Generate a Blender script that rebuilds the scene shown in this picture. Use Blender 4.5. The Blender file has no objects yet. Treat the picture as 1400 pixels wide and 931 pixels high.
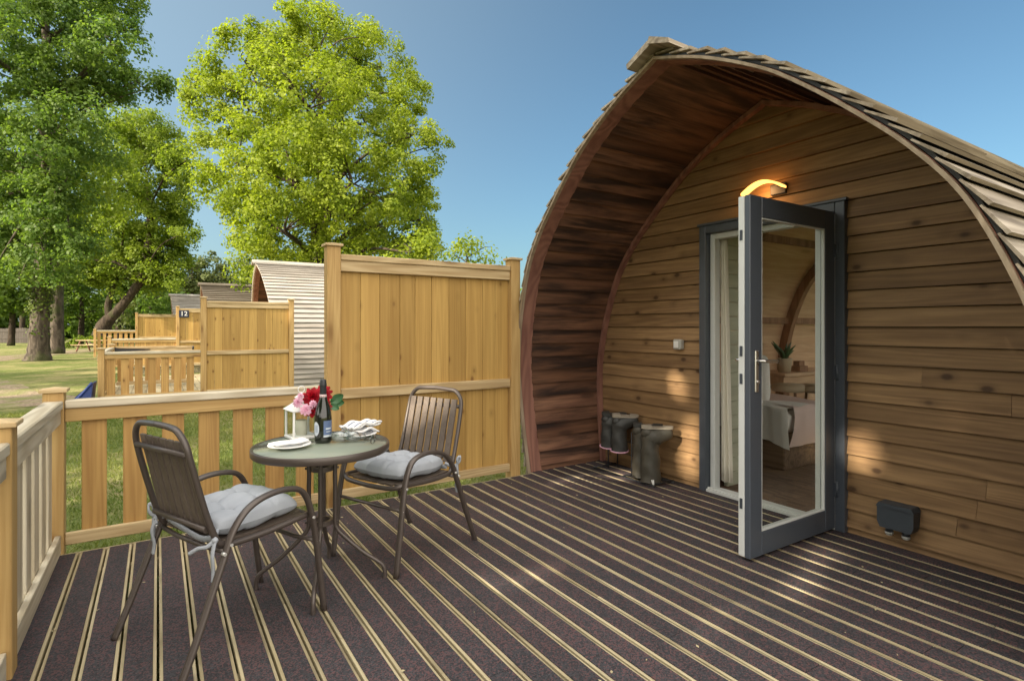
import bpy, math, random
import numpy as np
from mathutils import Vector, Matrix
random.seed(7)
rng = np.random.default_rng(11)
PI = math.pi
SC = bpy.context.scene
COL = SC.collection
GZ = -0.24                                   # lawn level; the deck top is z = 0

# ------------------------------------------------------------------ helpers
class MB:
    """collects faces; build() links them as one mesh object"""
    def __init__(s): s.v = []; s.f = []; s.sm = []
    def add(s, vs, fs, smooth=False):
        o = len(s.v)
        s.v += [tuple(p) for p in vs]
        s.f += [tuple(i + o for i in f) for f in fs]
        s.sm += [smooth] * len(fs)
        return s
    def box(s, x0, x1, y0, y1, z0, z1, c=0.0):
        if c <= 0:
            return s.hexa([(x0,y0,z0),(x1,y0,z0),(x1,y1,z0),(x0,y1,z0),(x0,y0,z1),(x1,y0,z1),(x1,y1,z1),(x0,y1,z1)])
        # chamfered box: each corner becomes three verts
        xs, ys, zs = (x0, x1), (y0, y1), (z0, z1)
        vid = {}; vs = []
        for i in (0, 1):
            for j in (0, 1):
                for k in (0, 1):
                    for a in range(3):
                        p = [xs[i], ys[j], zs[k]]
                        for b in range(3):
                            if b != a: p[b] += c if (i, j, k)[b] == 0 else -c
                        vid[(i,j,k,a)] = len(vs); vs.append(p)
        fs = []
        for a in range(3):
            b, d = [q for q in range(3) if q != a]
            for e in (0, 1):
                loop = []
                for (q, r) in ((0,0),(1,0),(1,1),(0,1)):
                    t = [0,0,0]; t[a] = e; t[b] = q; t[d] = r
                    loop.append(vid[(t[0],t[1],t[2],a)])
                flip = (e == 0) ^ (a == 1)
                fs.append(loop[::-1] if flip else loop)
        for a in range(3):                       # edges along axis a
            b, d = [q for q in range(3) if q != a]
            for q in (0,1):
                for r in (0,1):
                    t0=[0,0,0]; t0[b]=q; t0[d]=r; t1=t0[:]; t1[a]=1
                    loop=[vid[(*t0,b)],vid[(*t1,b)],vid[(*t1,d)],vid[(*t0,d)]]
                    fs.append(loop)
        for i in (0,1):
            for j in (0,1):
                for k in (0,1):
                    fs.append([vid[(i,j,k,0)],vid[(i,j,k,1)],vid[(i,j,k,2)]])
        return s.add(vs, fs)
    def hexa(s, p):
        return s.add(p, [(3,2,1,0),(4,5,6,7),(0,1,5,4),(1,2,6,5),(2,3,7,6),(3,0,4,7)])
    def prism(s, poly, axis, a0, a1):
        """polygon given in the two other axes, extruded along axis"""
        n = len(poly); vs = []
        for a in (a0, a1):
            for (u, w) in poly:
                vs.append({'x':(a,u,w),'y':(u,a,w),'z':(u,w,a)}[axis])
        fs = [tuple(range(n))[::-1], tuple(range(n, 2*n))]
        fs += [(i, (i+1)%n, n+(i+1)%n, n+i) for i in range(n)]
        return s.add(vs, fs)
    def tube(s, pts, r, n=10, flat=None, cap=True):
        pts = [Vector(p) for p in pts]; m = len(pts)
        rs = r if isinstance(r, (list, tuple)) else [r]*m
        t0 = (pts[1]-pts[0]).normalized()
        up = Vector(flat[0]) if flat else (Vector((0,0,1)) if abs(t0.z) < .9 else Vector((1,0,0)))
        u = (up - t0*up.dot(t0)).normalized()
        vs = []
        for i, p in enumerate(pts):
            t = (pts[min(i+1,m-1)]-pts[max(i-1,0)]).normalized()
            if flat: u = Vector(flat[0])
            u = (u - t*u.dot(t))
            u = u.normalized() if u.length > 1e-6 else t.orthogonal().normalized()
            w = t.cross(u)
            fu = flat[1] if flat else 1
            for k in range(n):
                a = 2*PI*k/n
                vs.append(p + u*(math.cos(a)*rs[i]*fu) + w*(math.sin(a)*rs[i]))
        fs = []
        for i in range(m-1):
            for k in range(n):
                fs.append((i*n+k, i*n+(k+1)%n, (i+1)*n+(k+1)%n, (i+1)*n+k))
        s.add(vs, fs, True)
        if cap:
            o = len(s.v) - len(vs)
            s.f.append(tuple(o+k for k in range(n))[::-1]); s.sm.append(False)
            s.f.append(tuple(o+(m-1)*n+k for k in range(n))); s.sm.append(False)
        return s
    def lathe(s, prof, c=(0,0,0), n=24, smooth=True):
        vs = []
        for (r, z) in prof:
            for k in range(n):
                a = 2*PI*k/n
                vs.append((c[0]+r*math.cos(a), c[1]+r*math.sin(a), c[2]+z))
        fs = []
        for i in range(len(prof)-1):
            for k in range(n):
                fs.append((i*n+k, i*n+(k+1)%n, (i+1)*n+(k+1)%n, (i+1)*n+k))
        return s.add(vs, fs, smooth)
    def grid(s, fn, nu, nv, smooth=True):
        vs = [fn(i/nu, j/nv) for j in range(nv+1) for i in range(nu+1)]
        fs = [(j*(nu+1)+i, j*(nu+1)+i+1, (j+1)*(nu+1)+i+1, (j+1)*(nu+1)+i) for j in range(nv) for i in range(nu)]
        return s.add(vs, fs, smooth)
    def xform(s, M):
        s.v = [tuple(M @ Vector(p)) for p in s.v]; return s
    def build(s, name, mat, parent=None, local=False, thick=0):
        me = bpy.data.meshes.new(name)
        vs = s.v
        if parent is not None and not local:
            L = parent.location
            if parent.parent is not None: L = L + parent.parent.location
            vs = [(p[0]-L.x, p[1]-L.y, p[2]-L.z) for p in vs]
        me.from_pydata(vs, [], s.f)
        me.polygons.foreach_set('use_smooth', s.sm)
        me.update()
        o = bpy.data.objects.new(name, me); COL.objects.link(o)
        if mat is not None: me.materials.append(mat)
        if parent is not None: o.parent = parent
        import bmesh
        bm = bmesh.new(); bm.from_mesh(me); bmesh.ops.recalc_face_normals(bm, faces=bm.faces); bm.to_mesh(me); bm.free()
        return o

def tag(o, label=None, cat=None, group=None, kind=None):
    if label: o['label'] = label
    if cat: o['category'] = cat
    if group: o['group'] = group
    if kind: o['kind'] = kind
    return o
def thing(name, label, cat, loc=(0,0,0), rz=0, group=None):
    o = bpy.data.objects.new(name, None); COL.objects.link(o)
    o.location = loc; o.rotation_euler = (0,0,rz); o.empty_display_size = .1
    return tag(o, label, cat, group)
def dup(root, loc, rz, label, group=None):
    r = root.copy(); COL.objects.link(r); r.location = loc; r.rotation_euler = (0,0,rz)
    tag(r, label, None, group)
    for ch in list(root.children):
        c = ch.copy(); COL.objects.link(c); c.parent = r
        for g in list(ch.children):
            d = g.copy(); COL.objects.link(d); d.parent = c
    return r
def catmull(pts, k=6):
    P = [Vector(p) for p in pts]; out = []
    for i in range(len(P)-1):
        p0 = P[max(i-1,0)]; p1 = P[i]; p2 = P[i+1]; p3 = P[min(i+2,len(P)-1)]
        for j in range(k):
            t = j/k
            out.append(0.5*((2*p1)+(p2-p0)*t+(2*p0-5*p1+4*p2-p3)*t*t+(3*p1-p0-3*p2+p3)*t*t*t))
    out.append(P[-1]); return out

# ------------------------------------------------------------------ materials
class NT:
    def __init__(s, name):
        s.m = bpy.data.materials.new(name); s.m.use_nodes = True
        s.t = s.m.node_tree; s.t.nodes.clear()
        s.out = s.n('ShaderNodeOutputMaterial')
    def n(s, kind, **kw):
        nd = s.t.nodes.new(kind)
        for k, v in kw.items(): setattr(nd, k, v)
        return nd
    def l(s, a, b): s.t.links.new(a, b)
    def val(s, sock, v):
        if hasattr(v, 'node'): s.l(v, sock)
        else: sock.default_value = v
    def math(s, op, a, b=0.0, c=0.0, clamp=False):
        nd = s.n('ShaderNodeMath', operation=op, use_clamp=clamp)
        for i, v in enumerate((a, b, c)): s.val(nd.inputs[i], v)
        return nd.outputs[0]
    def mix(s, f, a, b, mode='MIX'):
        nd = s.n('ShaderNodeMix', data_type='RGBA', blend_type=mode)
        s.val(nd.inputs[0], f)
        for i, v in ((6, a), (7, b)):
            if hasattr(v, 'node'): s.l(v, nd.inputs[i])
            else: nd.inputs[i].default_value = (*v, 1) if len(v) == 3 else v
        return nd.outputs[2]
    def noise(s, vec, scale=1.0, detail=3.0, rough=.55, dist=0.0):
        nd = s.n('ShaderNodeTexNoise'); nd.inputs['Scale'].default_value = scale
        nd.inputs['Detail'].default_value = detail; nd.inputs['Roughness'].default_value = rough
        nd.inputs['Distortion'].default_value = dist
        if vec is not None: s.l(vec, nd.inputs['Vector'])
        return nd.outputs['Fac']
    def mapping(s, vec, scale):
        nd = s.n('ShaderNodeMapping'); nd.inputs['Scale'].default_value = scale
        s.l(vec, nd.inputs['Vector']); return nd.outputs[0]
    def ramp(s, f, lo, hi):
        nd = s.n('ShaderNodeMapRange', interpolation_type='SMOOTHSTEP')
        s.val(nd.inputs[0], f); nd.inputs[1].default_value = lo; nd.inputs[2].default_value = hi
        return nd.outputs[0]
    def bsdf(s, col, rough=.6, bump=None, bstr=.2, bdist=.01, spec=.5, metal=0.0):
        b = s.n('ShaderNodeBsdfPrincipled')
        if hasattr(col, 'node'): s.l(col, b.inputs['Base Color'])
        else: b.inputs['Base Color'].default_value = (*col, 1)
        s.val(b.inputs['Roughness'], rough); b.inputs['Metallic'].default_value = metal
        b.inputs['Specular IOR Level'].default_value = spec
        if bump is not None:
            bp = s.n('ShaderNodeBump'); bp.inputs['Strength'].default_value = bstr
            bp.inputs['Distance'].default_value = bdist
            s.l(bump, bp.inputs['Height']); s.l(bp.outputs[0], b.inputs['Normal'])
        s.l(b.outputs[0], s.out.inputs[0]); return b

def wood(name, dark, light, axis, across=26.0, along=1.3, knot=.7, var=.3, rough=.65, bstr=.25, knotc=None, stain=None, rings=.45, knot_sc=(5.0,1.4), kr=.18):
    N = NT(name)
    tc = N.n('ShaderNodeTexCoord'); geo = N.n('ShaderNodeNewGeometry')
    r = geo.outputs['Random Per Island']
    vm = N.n('ShaderNodeVectorMath', operation='MULTIPLY_ADD')
    cb = N.n('ShaderNodeCombineXYZ')
    for i in range(3): N.l(r, cb.inputs[i])
    N.l(cb.outputs[0], vm.inputs[0]); vm.inputs[1].default_value = (13.7, 27.3, 41.9); N.l(tc.outputs['Object'], vm.inputs[2])
    vec = vm.outputs[0]
    ax = 'xyz'.index(axis)
    def sc(a, b):
        s_ = [a, a, a]; s_[ax] = b; return s_
    fine = N.noise(N.mapping(vec, sc(across*3.2, along*1.6)), 1, 4, .65)
    mid = N.noise(N.mapping(vec, sc(across*.45, along)), 1, 4, .6, .4)
    low = N.noise(N.mapping(vec, sc(across*.30, along*.36)), 1, 1, .4, .25)
    ring = N.math('MULTIPLY_ADD', N.math('SINE', N.math('MULTIPLY', low, 52.0)), .5, .5)
    f = N.math('ADD', N.math('MULTIPLY', fine, .35), N.math('ADD', N.math('MULTIPLY', ring, rings*.6), N.math('MULTIPLY', mid, .75)))
    f = N.ramp(f, .35, 1.05)
    col = N.mix(f, dark, light)
    # board to board tone
    v = N.math('MULTIPLY_ADD', r, var, 1-var*.55)
    cv = N.n('ShaderNodeCombineXYZ')
    N.l(v, cv.inputs[0]); N.l(N.math('POWER', v, 1.12), cv.inputs[1]); N.l(N.math('POWER', v, 1.3), cv.inputs[2])
    col = N.mix(1.0, col, cv.outputs[0], 'MULTIPLY')
    # broad weathering
    wth = N.noise(N.mapping(vec, sc(2.2, .8)), 1, 3, .6)
    col = N.mix(N.math('MULTIPLY', N.ramp(wth, .45, .75), .28), col, tuple(c*.62 for c in light))
    if stain:
        s1 = N.noise(N.mapping(vec, sc(stain[2], stain[3])), 1, 4, .6, .3)
        col = N.mix(N.math('MULTIPLY', N.ramp(s1, stain[4], stain[5]), stain[1]), col, stain[0])
    if knot > 0:
        kn = N.n('ShaderNodeTexVoronoi'); kn.inputs['Scale'].default_value = 1
        N.l(N.mapping(vec, sc(*knot_sc)), kn.inputs['Vector'])
        k = N.ramp(kn.outputs['Distance'], kr, kr*.4)
        k2 = N.ramp(kn.outputs['Distance'], kr*1.9, kr*.8)
        kc = knotc or tuple(c*.30 for c in dark)
        col = N.mix(N.math('MULTIPLY', k2, knot*.45), col, tuple(c*.75 for c in dark))
        col = N.mix(N.math('MULTIPLY', k, knot), col, kc)
    N.bsdf(col, rough, N.math('ADD', N.math('MULTIPLY', fine, .6), N.math('MULTIPLY', ring, .4)), bstr, .004, .35)
    return N.m

def plain(name, col, rough=.5, metal=0.0, spec=.5, nscale=30.0, namt=.15, bstr=.05):
    N = NT(name); tc = N.n('ShaderNodeTexCoord')
    f = N.noise(tc.outputs['Object'], nscale, 4, .6)
    f2 = N.noise(tc.outputs['Object'], nscale*.13, 3, .6)
    c = N.mix(N.math('MULTIPLY', N.math('ADD', f, f2), .5), tuple(x*(1-namt) for x in col), tuple(min(1, x*(1+namt)) for x in col))
    rr = N.math('MULTIPLY_ADD', f2, .2, rough-.1)
    N.bsdf(c, rr, f, bstr, .004, spec, metal)
    return N.m

def schlick(N, nrm=None):
    lw = N.n('ShaderNodeLayerWeight'); lw.inputs['Blend'].default_value = .5
    if nrm is not None: N.l(nrm, lw.inputs['Normal'])
    return N.math('MULTIPLY_ADD', N.math('POWER', lw.outputs['Facing'], 5.0), .96, .04)
def clear_glass(name, tint=(1,1,1), refl=1.0, rough=.0):
    N = NT(name)
    tr = N.n('ShaderNodeBsdfTransparent'); tr.inputs[0].default_value = (*tint, 1)
    gl = N.n('ShaderNodeBsdfGlossy'); gl.inputs['Roughness'].default_value = rough
    mx = N.n('ShaderNodeMixShader')
    N.l(N.math('MULTIPLY', schlick(N), refl, clamp=True), mx.inputs[0]); N.l(tr.outputs[0], mx.inputs[1]); N.l(gl.outputs[0], mx.inputs[2])
    N.l(mx.outputs[0], N.out.inputs[0]); return N.m

def leaf_mat(name, c0, c1, trans=.45, sp=.25):
    N = NT(name); geo = N.n('ShaderNodeNewGeometry'); tc = N.n('ShaderNodeTexCoord')
    r = geo.outputs['Random Per Island']
    big = N.noise(tc.outputs['Object'], .9, 3, .6)
    f = N.math('MULTIPLY_ADD', r, .55, N.math('MULTIPLY_ADD', big, 2.0, -.78), clamp=True)
    col = N.mix(f, c0, c1)
    d = N.n('ShaderNodeBsdfPrincipled'); N.l(col, d.inputs['Base Color']); d.inputs['Roughness'].default_value = .5
    d.inputs['Specular IOR Level'].default_value = sp
    t = N.n('ShaderNodeBsdfTranslucent')
    N.l(N.mix(1.0, col, (1.15, 1.2, .5), 'MULTIPLY'), t.inputs[0])
    mx = N.n('ShaderNodeMixShader'); mx.inputs[0].default_value = trans
    N.l(d.outputs[0], mx.inputs[1]); N.l(t.outputs[0], mx.inputs[2]); N.l(mx.outputs[0], N.out.inputs[0])
    return N.m

def bark_mat(name, dark, light, moss=.4):
    N = NT(name); tc = N.n('ShaderNodeTexCoord'); o = tc.outputs['Object']
    f = N.noise(N.mapping(o, (7, 7, 2.0)), 1, 5, .65, .5)
    m = N.noise(o, .9, 4, .6)
    col = N.mix(N.ramp(f, .35, .7), dark, light)
    col = N.mix(N.math('MULTIPLY', N.ramp(m, .48, .62), moss), col, (.055, .075, .02))
    N.bsdf(col, .9, f, .8, .06, .2); return N.m

FD, FL = (.41, .25, .090), (.63, .44, .185)          # new honey-coloured pine
M = {}
for a in 'xyz':
    M['pine_'+a] = wood('pine_'+a, FD, FL, a, across=32, rings=.28, var=.30, knotc=(.16,.075,.02))
    M['rail_'+a] = wood('rail_'+a, (.42,.29,.14), (.66,.52,.30), a, var=.22, knotc=(.15,.07,.025))
    M['grey_'+a] = wood('grey_'+a, (.46,.39,.27), (.72,.66,.52), a, var=.2, knot=.5)
M['panel'] = wood('panel_boards', (.41,.245,.070), (.62,.405,.128), 'z', across=34, along=.9, var=.40, knotc=(.19,.09,.025), rings=.22, knot=.9, knot_sc=(7.0,4.2), kr=.155)
M['picket'] = wood('picket_boards', (.38,.21,.068), (.60,.385,.135), 'z', across=34, along=.9, var=.34, knotc=(.15,.07,.02), knot=.9, rings=.32, knot_sc=(6.5,3.6), kr=.14)
M['siding'] = wood('siding_boards', (.185,.106,.049), (.41,.254,.118), 'y', across=30, var=.34, rings=.22, knot=.85, knotc=(.05,.022,.008),
                   stain=((.090,.052,.026), .3, 7.0, .5, .55, .75), knot_sc=(6.5,4.0), kr=.17)
M['lining'] = wood('lining_boards', (.120,.056,.034), (.29,.150,.086), 'x', across=30, var=.75, rings=.15, knot=.6,
                   stain=((.016,.010,.009), .9, 8.5, 1.0, .40, .67))
M['rib'] = wood('rib_timber', (.17,.075,.058), (.33,.165,.120), 'z', across=14, along=1.0, var=.1, knot=.3)
M['wallfelt'] = plain('dark_wall_felt', (.035,.026,.020), .9)
M['edge'] = wood('edge_timber', (.24,.18,.12), (.40,.32,.23), 'z', across=18, along=1.0, var=.1, knot=.0)
M['shingle'] = wood('roof_boards', (.25,.20,.145), (.54,.47,.37), 'x', across=22, along=.9, var=.5, knot=.3, rough=.7, rings=.3,
                    stain=((.085,.06,.04), .7, 9.0, 1.1, .50, .70))
M['shingle_pale'] = wood('pale_roof_boards', (.27,.245,.215), (.45,.42,.38), 'x', across=16, along=.9, var=.25, knot=.2, rough=.75)
M['shingle_dark'] = wood('dark_roof_boards', (.11,.09,.07), (.22,.19,.155), 'x', across=16, along=.9, var=.3, knot=.2, rough=.8)
M['darkfence'] = wood('dark_fence_boards', (.035,.028,.022), (.075,.06,.048), 'z', across=16, var=.3, knot=0)
M['inner'] = wood('interior_boards', (.64,.40,.25), (.82,.56,.37), 'x', across=16, var=.1, knot=.3, rings=.3)
M['inner_beam'] = wood('interior_beam', (.24,.115,.065), (.40,.21,.125), 'z', across=16, var=.1, knot=.2)
M['sage'] = wood('sage_boards', (.46,.47,.35), (.62,.62,.48), 'x', across=16, var=.12, knot=.2, rings=.2)
M['floorwood'] = wood('interior_floor', (.12,.075,.05), (.24,.16,.11), 'y', var=.3, knot=.3)
M['deckwood'] = wood('deck_board_edges', (.36,.30,.175), (.62,.54,.36), 'y', across=26, var=.35, knot=.5, rings=.2, stain=((.16,.135,.085), .7, 5.0, 1.3, .48, .68))

def rubber():
    N = NT('rubber_granulate'); tc = N.n('ShaderNodeTexCoord'); o = tc.outputs['Object']
    geo = N.n('ShaderNodeNewGeometry')
    vo = N.n('ShaderNodeTexVoronoi'); vo.inputs['Scale'].default_value = 175; N.l(o, vo.inputs['Vector'])
    sep = N.n('ShaderNodeSeparateColor'); N.l(vo.outputs['Color'], sep.inputs[0])
    big = N.noise(o, 2.2, 4, .65); b2 = N.noise(o, 14, 3, .6)
    spk = N.ramp(N.math('ADD', sep.outputs[0], N.math('MULTIPLY_ADD', big, .9, -.45)), .68, .80)
    base = N.mix(sep.outputs[1], (.018,.018,.022), (.056,.055,.063))
    base = N.mix(N.math('MULTIPLY', spk, .85), base, (.120,.060,.062))
    base = N.mix(N.math('MULTIPLY', N.ramp(b2, .5, .8), .35), base, (.035,.033,.036))
    v = N.math('MULTIPLY_ADD', geo.outputs['Random Per Island'], .28, .84)
    cv = N.n('ShaderNodeCombineXYZ')
    for i in range(3): N.l(v, cv.inputs[i])
    base = N.mix(1.0, base, cv.outputs[0], 'MULTIPLY')
    N.bsdf(base, .75, sep.outputs[2], .5, .003, .4); return N.m
M['rubber'] = rubber()
M['anthracite'] = plain('anthracite_frame', (.070,.083,.104), .35, spec=.5, namt=.1)
M['upvc'] = plain('white_frame', (.62,.64,.63), .35, namt=.04)
M['steel'] = plain('brushed_steel', (.62,.60,.57), .28, metal=.9, namt=.08)
M['chair'] = plain('brown_metal', (.080,.064,.056), .36, metal=.25, spec=.6, namt=.12)
M['slat'] = wood('slat_plastic', (.095,.074,.060), (.150,.120,.098), 'x', across=40, along=3, knot=0, var=.12, rough=.5, rings=.15)
M['bolt'] = plain('bolt_metal', (.7,.7,.68), .3, metal=.6)
M['black'] = plain('black_plastic', (.022,.024,.028), .45)
M['dkgrey'] = plain('dark_grey_plastic', (.045,.055,.068), .5, namt=.12)
M['ltgrey'] = plain('light_grey_plastic', (.50,.50,.47), .45)
M['white'] = plain('white_paint', (.80,.80,.78), .4, namt=.04)
M['china'] = plain('white_china', (.82,.82,.82), .15, namt=.02)
M['wax'] = plain('candle_wax', (.78,.74,.62), .5, namt=.04)
M['pink'] = plain('pink_petals', (.74,.42,.55), .6, namt=.22, nscale=60)
M['dkleaf'] = plain('rose_leaf', (.035,.115,.040), .45, namt=.3)
M['boot'] = plain('grey_rubber', (.045,.047,.045), .55, namt=.45, nscale=9)
M['bootolive'] = plain('olive_rubber', (.062,.057,.044), .55, namt=.35, nscale=8)
M['sole'] = plain('sunlit_sole', (.34,.30,.24), .8, namt=.3, nscale=20)  # pale colour stands in for sunlight on the upturned soles
M['bluetarp'] = plain('blue_plastic', (.014,.040,.19), .45, namt=.2)
M['navy'] = plain('navy_plate', (.016,.022,.048), .4)
M['clay'] = plain('cream_pot', (.55,.45,.32), .6)
M['cloth'] = plain('cream_cloth', (.72,.68,.58), .85, namt=.06, nscale=120, bstr=.2)
M['linen'] = plain('white_linen', (.86,.83,.80), .9, namt=.05, nscale=90, bstr=.3)
M['pinklinen'] = plain('blush_linen', (.80,.62,.58), .9, namt=.05, nscale=90, bstr=.3)
M['glass'] = clear_glass('door_glass', (.90,.92,.90), .75)
M['glass2'] = clear_glass('clear_glass', (.96,.98,.97), 1.0)
M['glass_thin'] = clear_glass('drinking_glass', (.93,.95,.95), 2.2)

def ripple_glass():
    N = NT('rippled_table_glass'); tc = N.n('ShaderNodeTexCoord')
    b = N.n('ShaderNodeBump'); b.inputs['Strength'].default_value = .35; b.inputs['Distance'].default_value = .004
    N.l(N.noise(tc.outputs['Object'], 55, 2, .5), b.inputs['Height'])
    tr = N.n('ShaderNodeBsdfTransparent'); tr.inputs[0].default_value = (.80,.88,.80,1)
    df = N.n('ShaderNodeBsdfTranslucent'); df.inputs[0].default_value = (.80,.88,.76,1)
    gl = N.n('ShaderNodeBsdfGlossy'); gl.inputs['Roughness'].default_value = .06; N.l(b.outputs[0], gl.inputs['Normal'])
    dd = N.n('ShaderNodeBsdfDiffuse'); dd.inputs[0].default_value = (.50,.56,.47,1)
    m0 = N.n('ShaderNodeMixShader'); m0.inputs[0].default_value = .5; N.l(tr.outputs[0], m0.inputs[1]); N.l(dd.outputs[0], m0.inputs[2])
    m1 = N.n('ShaderNodeMixShader'); m1.inputs[0].default_value = .2; N.l(m0.outputs[0], m1.inputs[1]); N.l(df.outputs[0], m1.inputs[2])
    m2 = N.n('ShaderNodeMixShader'); N.l(N.math('MULTIPLY', schlick(N), 1.0, clamp=True), m2.inputs[0])
    N.l(m1.outputs[0], m2.inputs[1]); N.l(gl.outputs[0], m2.inputs[2]); N.l(m2.outputs[0], N.out.inputs[0]); return N.m
M['tableglass'] = ripple_glass()
def bottle_glass():
    N = NT('dark_bottle_glass'); N.bsdf((.012,.014,.010), .06, spec=.8); return N.m
M['bottle'] = bottle_glass(); M['lpale0'] = plain('neck_label', (.55,.42,.42), .4)
def cushion_mat():
    N = NT('grey_cotton'); tc = N.n('ShaderNodeTexCoord'); o = tc.outputs['Object']
    f = N.noise(o, 260, 2, .5); g = N.noise(o, 7, 3, .6)
    N.bsdf(N.mix(g, (.300,.325,.365), (.380,.405,.445)), .9, N.math('ADD', N.math('MULTIPLY', f, .25), g), .35, .01, .1); return N.m
M['cushion'] = cushion_mat()
def napkin_mat():
    N = NT('striped_napkin'); tc = N.n('ShaderNodeTexCoord')
    sp = N.n('ShaderNodeSeparateXYZ'); N.l(tc.outputs['Object'], sp.inputs[0])
    w = N.math('ABSOLUTE', N.math('SUBTRACT', N.math('FRACT', N.math('MULTIPLY', sp.outputs[1], 19.0)), .5))
    N.bsdf(N.mix(N.ramp(w, .09, .05), (.80,.80,.80), (.15,.18,.27)), .9, spec=.1); return N.m
M['napkin'] = napkin_mat()
def emis(name, col, s):
    N = NT(name); e = N.n('ShaderNodeEmission'); e.inputs[0].default_value = (*col, 1); e.inputs[1].default_value = s
    N.l(e.outputs[0], N.out.inputs[0]); return N.m
M['red'] = leaf_mat('red_petals', (.20,.002,.008), (.62,.010,.030), .15, .2)
M['lampglow'] = emis('lit_diffuser', (1.0, .40, .08), 1.7)

def ground_mat():
    N = NT('lawn'); tc = N.n('ShaderNodeTexCoord'); o = tc.outputs['Object']
    a = N.noise(o, .55, 5, .62, .3); b = N.noise(o, 3.3, 4, .65); c = N.noise(o, 60, 3, .7); d = N.noise(o, .09, 3, .5)
    e = N.noise(o, 14, 3, .6)
    g = N.mix(N.ramp(b, .3, .72), (.115,.165,.038), (.225,.255,.080))
    g = N.mix(N.math('MULTIPLY', N.ramp(N.math('ADD', N.math('MULTIPLY', a, .75), N.math('MULTIPLY', e, .25)), .44, .60), .85), g, (.40,.34,.17))
    g = N.mix(N.math('MULTIPLY', N.ramp(d, .5, .75), .4), g, (.27,.25,.10))
    g = N.mix(N.math('MULTIPLY', c, .4), g, (.075,.105,.026))
    N.bsdf(g, .95, N.math('ADD', c, b), .9, .04, .1); return N.m
M['lawn'] = ground_mat()
def gravel_mat():
    N = NT('gravel'); tc = N.n('ShaderNodeTexCoord'); o = tc.outputs['Object']
    vo = N.n('ShaderNodeTexVoronoi'); vo.inputs['Scale'].default_value = 22; N.l(o, vo.inputs['Vector'])
    sep = N.n('ShaderNodeSeparateColor'); N.l(vo.outputs['Color'], sep.inputs[0])
    g = N.mix(sep.outputs[0], (.19,.145,.10), (.35,.28,.20))
    g = N.mix(N.math('MULTIPLY', N.ramp(N.noise(o, 1.1, 5, .7), .44, .60), .9), g, (.19,.20,.075))
    N.bsdf(g, .95, vo.outputs['Distance'], .7, .02, .1); return N.m
M['gravel'] = gravel_mat()
M['blade'] = leaf_mat('grass_blades', (.12,.175,.04), (.30,.31,.11), .35, .1)

# ------------------------------------------------------------------ camera / light
H = 1.35
cam = bpy.data.cameras.new('camera'); co = bpy.data.objects.new('camera', cam); COL.objects.link(co)
YAW = math.atan((700-216)/756)
co.location = (0,0,H); co.rotation_euler = (PI/2, 0, -YAW)
cam.sensor_width = 36; cam.lens = 756/1400*36; cam.shift_y = -18.5/1400; cam.clip_start = .05; cam.clip_end = 2000
SC.camera = co
ca, sa = math.cos(YAW), math.sin(YAW)
def ray_at(px, py, Z):
    """world point seen at photo pixel (px,py) at depth Z in metres"""
    X = (px-700)/756*Z
    return Vector((X*ca+Z*sa, -X*sa+Z*ca, H-(py-447)/756*Z))

ELEV = math.radians(25); AZ = math.radians(10)                 # light travels towards +x, a little +y
w = bpy.data.worlds.new('World'); SC.world = w; w.use_nodes = True
wt = w.node_tree; bg = wt.nodes['Background']
sky = wt.nodes.new('ShaderNodeTexSky'); sky.sky_type = 'NISHITA'; sky.sun_disc = False
sd = Vector((-math.cos(ELEV)*math.cos(AZ), -math.cos(ELEV)*math.sin(AZ), math.sin(ELEV)))   # towards the sun
sky.sun_elevation = ELEV; sky.sun_rotation = math.atan2(sd.x, sd.y)
sky.air_density = 1.0; sky.dust_density = 2.0; sky.ozone_density = 6.0; sky.altitude = 50
# added cloud bank, unseen behind and above the viewer, as soft fill light
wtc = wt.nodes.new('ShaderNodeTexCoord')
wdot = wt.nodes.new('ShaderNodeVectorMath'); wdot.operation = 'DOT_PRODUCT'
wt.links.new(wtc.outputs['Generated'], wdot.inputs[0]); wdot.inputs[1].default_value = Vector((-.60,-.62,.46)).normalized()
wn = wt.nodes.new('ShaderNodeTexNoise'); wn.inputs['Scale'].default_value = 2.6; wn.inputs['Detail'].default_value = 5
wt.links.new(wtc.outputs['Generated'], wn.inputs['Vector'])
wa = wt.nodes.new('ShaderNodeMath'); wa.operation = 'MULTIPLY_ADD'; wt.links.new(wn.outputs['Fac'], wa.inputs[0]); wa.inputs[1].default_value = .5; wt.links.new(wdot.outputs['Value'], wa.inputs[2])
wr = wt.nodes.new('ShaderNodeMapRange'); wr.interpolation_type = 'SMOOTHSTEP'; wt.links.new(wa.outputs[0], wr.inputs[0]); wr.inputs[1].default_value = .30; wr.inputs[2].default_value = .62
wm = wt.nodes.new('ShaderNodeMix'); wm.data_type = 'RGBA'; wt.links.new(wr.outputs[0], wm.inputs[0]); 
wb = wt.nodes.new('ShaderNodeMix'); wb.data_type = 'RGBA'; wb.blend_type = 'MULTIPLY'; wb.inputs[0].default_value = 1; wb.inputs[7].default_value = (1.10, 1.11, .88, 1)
wt.links.new(sky.outputs[0], wb.inputs[6]); wt.links.new(wb.outputs[2], wm.inputs[6]); wm.inputs[7].default_value = (18.2, 16.8, 15.0, 1)
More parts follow.
